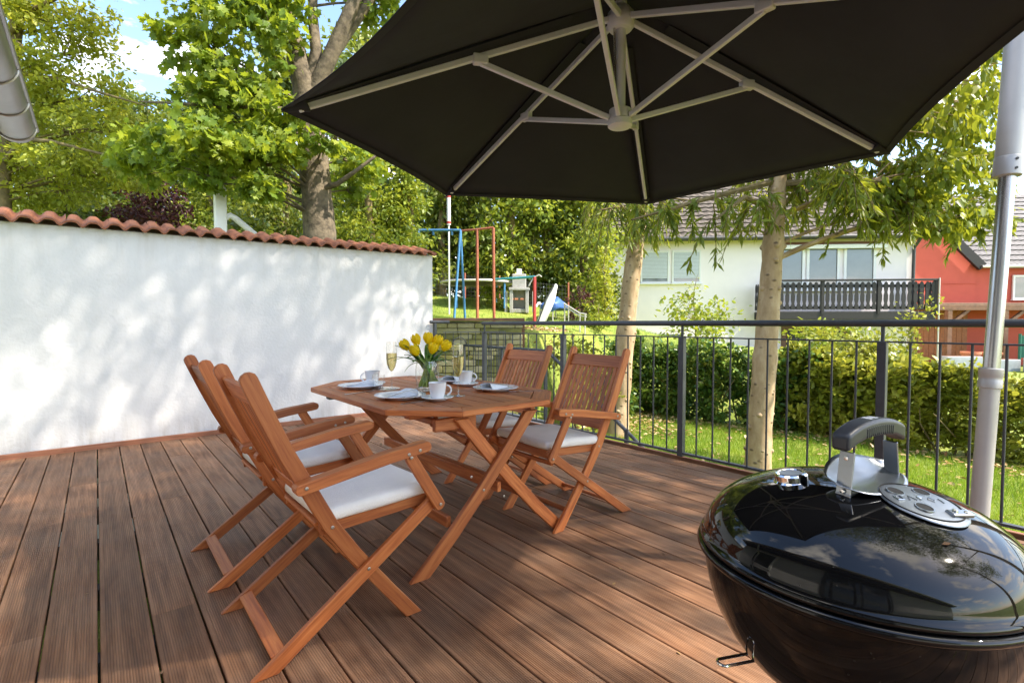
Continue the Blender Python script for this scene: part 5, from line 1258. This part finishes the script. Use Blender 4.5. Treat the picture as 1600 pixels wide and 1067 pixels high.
# picture right on the table is RT, away is FW
tul = [(-.118, .0, .262, 38), (-.062, .02, .285, 18), (-.052, -.035, .232, 22), (.0, .03, .292, 4), (.033, -.02, .240, -14), (.052, .03, .278, -14), (.098, .0, .256, -34), (.012, .06, .27, 0)]
tr_ = random.Random(21)
for i, (dr_, df_, z, lean) in enumerate(tul):
    dr_ *= .88
    hd = RT * dr_ + FW * df_ + Vector((0, 0, z - .03)); foot = -RT * dr_ * .42 - FW * df_ * .4 + Vector((0, 0, .022))
    neck = RT * (dr_ * .30) + FW * (df_ * .5) + Vector((0, 0, .15))
    e = empty('tulip', (VX, VY, TT)); tag(e, 'yellow tulip in the vase, ' + ['leaning farthest left', 'upper left with another bloom below it', 'low at the left front', 'upright at the top centre', 'low at the right front', 'upper right behind the rightmost bloom', 'leaning farthest right', 'hidden at the back centre'][i], 'tulip', 'tulips in the vase')
    P = [foot.lerp(neck, s).lerp(neck.lerp(hd, s), s) for s in np.linspace(0, 1, 10)]
    MB().tube(P, .0048, 7).build('stem', M['stem'], e, smooth=True)
    ax = (P[-1] - P[-2]).normalized(); R_ = ax.to_track_quat('Z', 'Y').to_matrix()
    for k in range(6):
        a0 = k * math.pi / 3 + i; inner = k % 2; vs = []; fs = []
        for j in range(7):
            t = j / 6; zz_ = .068 * t; rr_ = (.0285 - .0035 * inner) * math.sin(math.pi * (.12 + .66 * t)) + .001; wd = .62 * math.sin(math.pi * min(1, .12 + .80 * t)) ** .7 + .03
            if j == 6: wd = .03
            for q in range(5):
                b = a0 + wd * (q / 4 - .5) * 2; vs.append(hd + R_ @ Vector((rr_ * math.cos(b), rr_ * math.sin(b), zz_)))
        for j in range(6):
            for q in range(4): a = j * 5 + q; fs.append((a, a + 1, a + 6, a + 5))
        MB().add(vs, fs).build('petal', M['petal'], e, smooth=True, angle=80)
    for k in range(3):      # lower leaves standing in the water
        f2 = -RT * (dr_ * .45 + tr_.uniform(-.035, .035)) + FW * tr_.uniform(-.035, .035) + Vector((0, 0, .02)); t2 = RT * (dr_ * .35 + tr_.uniform(-.02, .02)) + FW * (df_ * .5 + tr_.uniform(-.025, .025)) + Vector((0, 0, tr_.uniform(.15, .2)))
        C = [f2.lerp(t2, s) for s in np.linspace(0, 1, 6)]; sw2 = (t2 - f2).cross(FW).normalized(); vs = []; fs = []
        for j, p in enumerate(C):
            w2 = .0075 * math.sin(math.pi * (.12 + .8 * j / 5)) ** .7; vs += [p - sw2 * w2, p + FW * .002, p + sw2 * w2]
        for j in range(5): a = j * 3; fs += [(a, a + 1, a + 4, a + 3), (a + 1, a + 2, a + 5, a + 4)]
        MB().add(vs, fs).build('leaf', M['stem'], e, smooth=True, angle=80)
    for k in range(4):
        sd = -1 if (dr_ < 0) else 1
        tipx = dr_ * (.8 + .5 * tr_.random()) + sd * .03 * k; st_ = P[4 + k % 2]
        tip = RT * (tipx * 1.05 + tr_.uniform(-.04, .04)) + FW * (df_ + tr_.uniform(-.07, .05)) + Vector((0, 0, tr_.uniform(.16, .26) if k != 1 else tr_.uniform(.10, .19)))
        md = st_.lerp(tip, .55) + Vector((0, 0, .045)); C = [st_.lerp(md, s).lerp(md.lerp(tip, s), s) for s in np.linspace(0, 1, 8)]
        sw2 = (C[-1] - C[0]).cross(Vector((0, 0, 1))); sw2 = sw2.normalized() if sw2.length > 1e-4 else RT; vs = []; fs = []
        for j, p in enumerate(C):
            w2 = .0155 * math.sin(math.pi * (.15 + .85 * j / 7)) ** .8 + .0008
            vs += [p - sw2 * w2 + Vector((0, 0, .003)), p, p + sw2 * w2 + Vector((0, 0, .003))]
        for j in range(7):
            a = j * 3; fs += [(a, a + 1, a + 4, a + 3), (a + 1, a + 2, a + 5, a + 4)]
        MB().add(vs, fs).build('leaf', M['tleaf'], e, smooth=True, angle=80)

# ------------------------------------------------------------------ cantilever umbrella
UX, UY, UZ, UR, UROT = 1.915, 1.535, 1.985, 1.49, rad(151)
um = empty('cantilever_umbrella', (2.70, .35, 0)); tag(um, 'large dark hexagonal cantilever umbrella with pale ribs and silver pole', 'umbrella')
uo = Vector((2.70, .35, 0)); UC = Vector((UX, UY, 0)) - uo
apex = 2.60
def rim(k): a = UROT - k * math.pi / 3; return UC + Vector((UR * math.cos(a), UR * math.sin(a), UZ))
top = UC + Vector((0, 0, apex))
mb = MB(); vs = []; fs = []; ns_, nr_ = 12, 10
for k in range(6):
    base = len(vs); A0, B0 = rim(k), rim(k + 1)
    for r_ in range(nr_ + 1):
        t = r_ / nr_
        for s in range(ns_ + 1):
            u = s / ns_; e = A0.lerp(B0, u); p = top.lerp(e, t)
            sag = 4 * u * (1 - u)
            p = p + (UC + Vector((0, 0, p.z)) - p) * (.040 * sag * t * t) - Vector((0, 0, .030 * sag * math.sin(math.pi * min(1, t * .9)) - .05 * (t * (1 - t))))
            vs.append(p)
    for r_ in range(nr_):
        for s in range(ns_):
            a = base + r_ * (ns_ + 1) + s; fs.append((a, a + 1, a + ns_ + 2, a + ns_ + 1))
mb.add(vs, fs); cano = mb.build('canopy', M['umb'], um, smooth=True, angle=8)
so = cano.modifiers.new('thick', 'SOLIDIFY'); so.thickness = .003; so.offset = 1
for k in range(6):
    A0, B0 = rim(k), rim(k + 1); hem = []
    for u in np.linspace(0, 1, 13):
        sag = 4 * u * (1 - u); p = A0.lerp(B0, u); p = p + (UC + Vector((0, 0, p.z)) - p) * (.040 * sag) - Vector((0, 0, .030 * sag * math.sin(math.pi * .9)))
        hem.append(p)
    hv = []; hf = []
    for p in hem: hv += [p, p + (top - p).normalized() * .035 - Vector((0, 0, .003))]
    hv = [v - Vector((0, 0, .002)) for v in hv]
    for q in range(12): hf.append((q * 2, q * 2 + 1, q * 2 + 3, q * 2 + 2))
    MB().add(hv, hf).build('hem', M['umb'], cano)
    e = A0; d = (e - top).normalized()
    MB().beam(top + d * .25 - Vector((0, 0, .012)), e - d * .05 - Vector((0, 0, .012)), .055, .002).build('rib_pocket', M['umb'], cano)
for k in range(6):
    e = rim(k); d = (e - top).normalized()
    MB().beam(top + d * .03 - Vector((0, 0, .075)), e - d * .075 - Vector((0, 0, .022)), .020, .026).build('rib', M['alu'], um, .003)
    pk = MB().lathe([(.001, 0), (.012, .03), (.034, .11), (.03, .115), (.001, .112)], 10, e + Vector((0, 0, -.008)), (-d).to_track_quat('Z', 'Y').to_matrix()).build('corner_pocket', M['umb'], um, smooth=True)
    j = top.lerp(e, .44) - Vector((0, 0, .06)); hb = UC + Vector((0, 0, 2.055)) + Vector((d.x, d.y, 0)).normalized() * .055
    MB().beam(hb, j - Vector((0, 0, .018)), .020, .024).build('strut', M['alu'], um, .003)
    MB().rbox((.034, .018, .022), .007, j - Vector((0, 0, .004)), 2, M=Matrix.Rotation(math.atan2(d.y, d.x), 3, 'Z')).build('joint', M['alu'], um, smooth=True)
vent = [UC + Vector((.44 * math.cos(UROT - k * math.pi / 36), .44 * math.sin(UROT - k * math.pi / 36), apex - .44 / UR * (apex - UZ) * (1 + .0 * k) - .002 + .012 * math.cos(k * math.pi / 6))) for k in range(73)]
MB().tube(vent, .006, 6, False).build('vent_seam', M['umb'], um, smooth=True)
MB().lathe([(0, 2.46), (.05, 2.46), (.062, 2.475), (.062, 2.53), (.04, 2.56), (0, 2.56)], 24, UC).build('upper_hub', M['alu'], um, smooth=True, angle=50)
MB().tube([UC + Vector((0, 0, 2.05)), UC + Vector((0, 0, 2.62))], .024, 16).build('centre_tube', M['alu'], um, smooth=True)
MB().lathe([(0, 2.015), (.05, 2.015), (.056, 2.02), (.056, 2.045), (.05, 2.05), (.05, 2.095), (.03, 2.10), (0, 2.10)], 28, UC).build('lower_hub', M['alu'], um, smooth=True, angle=50)
for s in (-1, 1): MB().tube([UC + Vector((.03 * s, .0, 2.1)), UC + Vector((.035 * s, .01, 2.5))], .006, 6).build('guide_rod', M['alu_bright'], um, smooth=True)
# leaning pole in telescoped sections
P0 = Vector((2.682, .364, .02)) - uo; PD = (Vector((2.744, .315, 1.61)) - Vector((2.698, .352, .401))).normalized()
def pz(z): return P0 + PD * ((z - P0.z) / PD.z)
MB().tube([pz(.02), pz(.86)], .0315, 24).build('lower_pole', M['alu_pole'], um, smooth=True)
MB().lathe([(.0315, 0), (.037, .002), (.038, .028), (.036, .032), (.036, .046), (.038, .05), (.038, .076), (.030, .08)], 28, pz(.845), PD.to_track_quat('Z', 'Y').to_matrix()).build('collar', M['alu_pole'], um, smooth=True, angle=35)
MB().tube([pz(.86), pz(1.75)], .0265, 24).build('pole', M['alu_bright'], um, smooth=True)
MB().tube([pz(1.67), pz(1.76), pz(2.75)], .0415, 24).build('sleeve', M['alu_pole'], um, smooth=True)
MB().lathe([(.0415, 0), (.0435, .002), (.0435, .07), (.0415, .074)], 28, pz(1.668), PD.to_track_quat('Z', 'Y').to_matrix()).build('sleeve_collar', M['alu_pole'], um, smooth=True, angle=35)
for z in (1.69, 1.725):
    MB().lathe([(0, 0), (.005, 0), (.005, .004), (0, .004)], 10, pz(z) + (-RT * .2 - FW).normalized() * .0425, (-RT * .2 - FW).to_track_quat('Z', 'Y').to_matrix()).build('screw', M['darkmetal'], um)
arm = [pz(2.72), pz(2.80) + Vector((-.03, .05, .02)), UC.lerp(pz(0), .55) * 1 + Vector((0, 0, 0)), ]
q1 = pz(2.72); q2 = UC + Vector((0, 0, 2.74)); ctl = q1.lerp(q2, .35) + Vector((0, 0, .32))
MB().tube([q1.lerp(ctl, s).lerp(ctl.lerp(q2, s), s) for s in np.linspace(0, 1, 14)], .03, 16).build('arm', M['alu_pole'], um, smooth=True)
MB().tube([UC + Vector((0, 0, 2.58)), q2 + Vector((0, 0, .03))], .028, 14).build('hanger', M['alu_pole'], um, smooth=True)
for a in (0, rad(90)): MB().box((P0.x, P0.y, .03), (.95, .09, .045), Matrix.Rotation(a + .3, 3, 'Z')).build('base_bar', M['darkmetal'], um, .004)

# ------------------------------------------------------------------ kettle grill
GC = Vector((1.186, .35, 0)); gr = empty('kettle_grill', GC); tag(gr, 'glossy black kettle grill with grey lid handle at the lower right', 'grill')
RZ = .632; LR, LH, LE = .281, .153, 2.2
prof = [(LR * (math.cos(a)) ** (2 / LE), RZ + LH * (math.sin(a)) ** (2 / LE)) for a in np.linspace(.0, math.pi / 2, 40)]
prof[-1] = (0.0005, RZ + LH)
lid = MB().lathe([(LR - .004, RZ + .002)] + [(LR + .004, RZ + .001), (LR + .0075, RZ + .004), (LR + .0075, RZ + .010), (LR + .004, RZ + .014), (LR + .0005, RZ + .018)] + [p for p in prof if p[1] > RZ + .020], 96).build('lid', M['enamel'], gr, smooth=True, angle=60)
bowl = [(.0005, RZ - .30)] + [(.279 * math.cos(a) ** (2 / 2.15), RZ - .008 - .292 * math.sin(a) ** (2 / 2.15)) for a in np.linspace(math.pi / 2 - .02, 0.02, 40)]
bw = MB().lathe(bowl + [(.281, RZ - .022), (.288, RZ - .019), (.2935, RZ - .013), (.2945, RZ - .008), (.2925, RZ - .003), (.288, RZ - .0005), (.276, RZ - .001)], 96).build('bowl', M['enamel'], gr, smooth=True, angle=60)
def lidz(x, y):
    r = min(.9999, math.hypot(x, y) / LR); return RZ + LH * (1 - r ** LE) ** (1 / LE)
def lidn(x, y):
    e = .002; return Vector((-(lidz(x + e, y) - lidz(x - e, y)) / (2 * e), -(lidz(x, y + e) - lidz(x, y - e)) / (2 * e), 1)).normalized()
def onlid(x, y): return Vector((x, y, lidz(x, y))), lidn(x, y).to_track_quat('Z', 'Y').to_matrix()
# thermometer bezel
bp = onlid(-.075, .085)[0] - Vector((0, 0, .005)); bn_ = (lidn(-.075, .085) + Vector((0, 0, .6))).normalized(); bx_ = (RT - bn_ * RT.dot(bn_)).normalized(); bM = Matrix((bx_, bn_.cross(bx_), bn_)).transposed()
bz_ = MB().lathe([(0, -.010), (.034, -.010), (.034, .002), (.031, .005), (.031, .017), (.028, .0205), (.024, .021), (.022, .019), (.0, .019)], 36, bp, bM).build('thermometer', M['chrome'], lid, smooth=True, angle=40)
MB().lathe([(0, .0192), (.0215, .0192), (.0215, .0196), (0, .0196)], 28, bp, bM).build('dial', M['brushed'], bz_)
# lid handle: two steel straps, a nylon grip and a curved heat shield
hA, hB = Vector((-.105, -.018, 0)), Vector((.068, -.052, 0)); HD = (hB - hA).normalized(); HP = Vector((-HD.y, HD.x, 0))
for e, sg in ((hA, -1), (hB, 1)):
    z0 = lidz(e.x, e.y); b = Vector((e.x, e.y, z0 - .004)); t1 = b + HD * (.012 * sg * -1) + Vector((0, 0, .085))
    sp_ = MB().beam(b, t1, .027, .004, HD).build('strap', M['brushed'], lid, .0012)
    MB().box(b + Vector((0, 0, .006)) - HD * sg * .012, (.03, .027, .004), Matrix((HD, HP, Vector((0, 0, 1)))).transposed()).build('strap_foot', M['brushed'], sp_, .001)
    for q in (b + HD * sg * .0025 + Vector((0, 0, .012)), t1 + HD * sg * .0025 - Vector((0, 0, .012))):
        MB().lathe([(0, 0), (.005, 0), (.004, .003), (0, .0035)], 12, q, (HD * sg).to_track_quat('Z', 'Y').to_matrix()).build('rivet', M['steel'], sp_, smooth=True)
hc = (hA + hB) / 2; hl = (hB - hA).length / 2 + .016; gz_ = lidz(hc.x, hc.y) + .098
def arch(q): return Vector((q.x, q.y * (1 - .12 * (q.x / hl) ** 2), q.z + .017 * (1 - (q.x / hl) ** 2) - .006 * (abs(q.x / hl) ** 4)))
gM = Matrix((HD, HP, Vector((0, 0, 1)))).transposed()
grip = MB().rbox((hl, .019, .0165), .0085, Vector((hc.x, hc.y, gz_)), 10, warp=arch, M=gM).build('grip', M['rubber'], lid, smooth=True, angle=60)
def cradle(q): return Vector((q.x, q.y, q.z + .017 * (1 - (q.x / hl) ** 2)))
for k in range(14):
    x = -.045 + k * .007; MB().rbox((.0016, .0198, .009), .0012, Vector((hc.x, hc.y, gz_ - .004 + .017 * (1 - (x / hl) ** 2))) + HD * x, 1, M=gM).build('grip_rib', M['rubber'], grip)
for x in (-.012, .006):
    MB().box(Vector((hc.x, hc.y, gz_ + .0166 + .0165)) + HD * x, (.012, .016, .0016), gM).build('emblem', M['white_mark'], grip)
vs = []; fs = []; nu, nv = 20, 12; zc_ = lidz(hc.x, hc.y)
for i in range(nu + 1):
    u = -1 + 2 * i / nu; wd = .052 * (1 - abs(u) ** 2.2) ** .5 + .004
    for j in range(nv + 1):
        v = -1 + 2 * j / nv; p = hc + HD * (u * .098) + HP * (v * wd + .006)
        vs.append((p.x, p.y, lidz(p.x, p.y) + .003 + .040 * max(0, (v + .4) / 1.4) ** 1.6 * (1 - .75 * abs(u - .1) ** 2) + .016 * abs(u) ** 3))
for i in range(nu):
    for j in range(nv): a = i * (nv + 1) + j; fs.append((a, a + 1, a + nv + 2, a + nv + 1))
sh = MB().add(vs, fs).build('heat_shield', M['brushed'], lid, smooth=True, angle=80)
sm = sh.modifiers.new('thick', 'SOLIDIFY'); sm.thickness = .002; sm.offset = 1
# lid damper: pressed disc with three holes, raised marks and a riveted tab
dc = Vector((-.032, -.120)); dN = lidn(dc.x, dc.y); dP = Vector((dc.x, dc.y, lidz(dc.x, dc.y) + .006)); dM = dN.to_track_quat('Z', 'Y').to_matrix()
ex = (RT - dN * RT.dot(dN)).normalized(); ey = dN.cross(ex); dM = Matrix((ex, ey, dN)).transposed()
vs = []; fs = []; nn_ = 56; rings = [(.0005, .0075), (.02, .0075), (.04, .0072), (.054, .0068), (.062, .006), (.0655, .0052), (.0665, .0035)]
for r_, h_ in rings:
    for k in range(nn_):
        a = 2 * math.pi * k / nn_; x, y = dc.x + r_ * math.cos(a), dc.y + r_ * math.sin(a); vs.append(Vector((x, y, lidz(x, y))) + lidn(x, y) * h_)
for i in range(len(rings) - 1):
    for k in range(nn_): fs.append((i * nn_ + k, i * nn_ + (k + 1) % nn_, (i + 1) * nn_ + (k + 1) % nn_, (i + 1) * nn_ + k))
dv = MB().add(vs, fs).build('damper', M['damper'], lid, smooth=True, angle=50)
MB().lathe([(.062, -.012), (.0635, -.012), (.0635, .002), (.062, .002)], 48, dP - dN * .004, dM, closed=True).build('damper_shadow_ring', M['hole'], lid)  # black ring standing in for the shadow gap under the disc
def ondisc(x, y, h):
    p = dP + dM @ Vector((x, y, 0)); return Vector((p.x, p.y, lidz(p.x, p.y))) + lidn(p.x, p.y) * h
for (x, y) in ((-.030, .026), (.022, .030), (-.018, -.027)):
    MB().lathe([(0, 0), (.013, 0), (.013, .0012), (0, .0013)], 24, ondisc(x, y, .0072), dM).build('hole', M['hole'], dv)
    MB().lathe([(.0128, 0), (.0150, 0), (.0145, .002), (.0130, .002)], 28, ondisc(x, y, .0070), dM, closed=True).build('hole_rim', M['brushed'], dv, smooth=True)
for x, pts_ in ((-.042, [(-.005, -.006), (-.005, .006), (.006, .006), (.006, -.006), (-.005, -.006)]), (-.020, [(-.007, -.007), (0, .007), (.007, -.007)]), (0.0, [(-.005, -.006), (-.005, .006), (.005, .006)]), (.018, [(-.006, 0), (0, .007), (.006, 0), (0, -.007), (-.006, 0)]), (.036, [(0, -.007), (0, .007)])):
    P = [ondisc(x + a, .002 + b, .0078) for a, b in pts_]
    MB().tube(P, .0013, 6).build('raised_mark', M['brushed'], dv, smooth=True)
tbm = MB().rbox((.022, .009, .004), .003, ondisc(.036, -.036, .009), 2, M=dM @ Matrix.Rotation(rad(8), 3, 'Z')).build('damper_tab', M['brushed'], dv, smooth=True)
for x in (.026, .046): MB().lathe([(0, 0), (.005, 0), (.004, .0028), (0, .0036)], 14, ondisc(x, -.036, .0125), dM).build('rivet', M['steel'], tbm, smooth=True)
# wire loop under the bowl, legs, ash pan
lt_ = at(1130, 1021, .985) - GC - Vector((0, 0, .034)); lr_ = Vector((-.02, .06, lt_.z - .01)); ld = (lr_ - lt_).normalized(); lq = Vector((-ld.y, ld.x, 0)).normalized() * .011
loop = [lr_ + lq] + [lt_ + ld * .012 + lq] + [lt_ + ld * .012 + lq * math.cos(a) - ld * .011 * math.sin(a) for a in np.linspace(.3, math.pi - .3, 7)] + [lt_ + ld * .012 - lq, lr_ - lq]
MB().tube(loop, .003, 8).build('wire_loop', M['chrome'], gr, smooth=True)
for a in (40, 160, 280):
    c_, s_ = math.cos(rad(a)), math.sin(rad(a)); MB().tube([(.17 * c_, .17 * s_, RZ - .235), (.27 * c_, .27 * s_, .0)], .0125, 12).build('leg', M['alu_bright'], gr, smooth=True)
MB().lathe([(0, .2), (.12, .2), (.15, .24), (.15, .25), (0, .25)], 32).build('ash_pan', M['alu_bright'], gr, smooth=True, angle=40)
# small dry leaf on the lid
lf_ = onlid(-.125, -.172)
lo = MB().add([lf_[0] + Vector((0, 0, .001)) + lf_[1] @ Vector(v) for v in ((-.008, 0, .001), (-.002, .003, .004), (.009, .001, .002), (0, -.003, .003))], [(0, 1, 2, 3)]).build('dry_leaf', M['scrap'])
lo.location = GC; tag(lo, 'tiny dry leaf lying on the black grill lid', 'leaf')
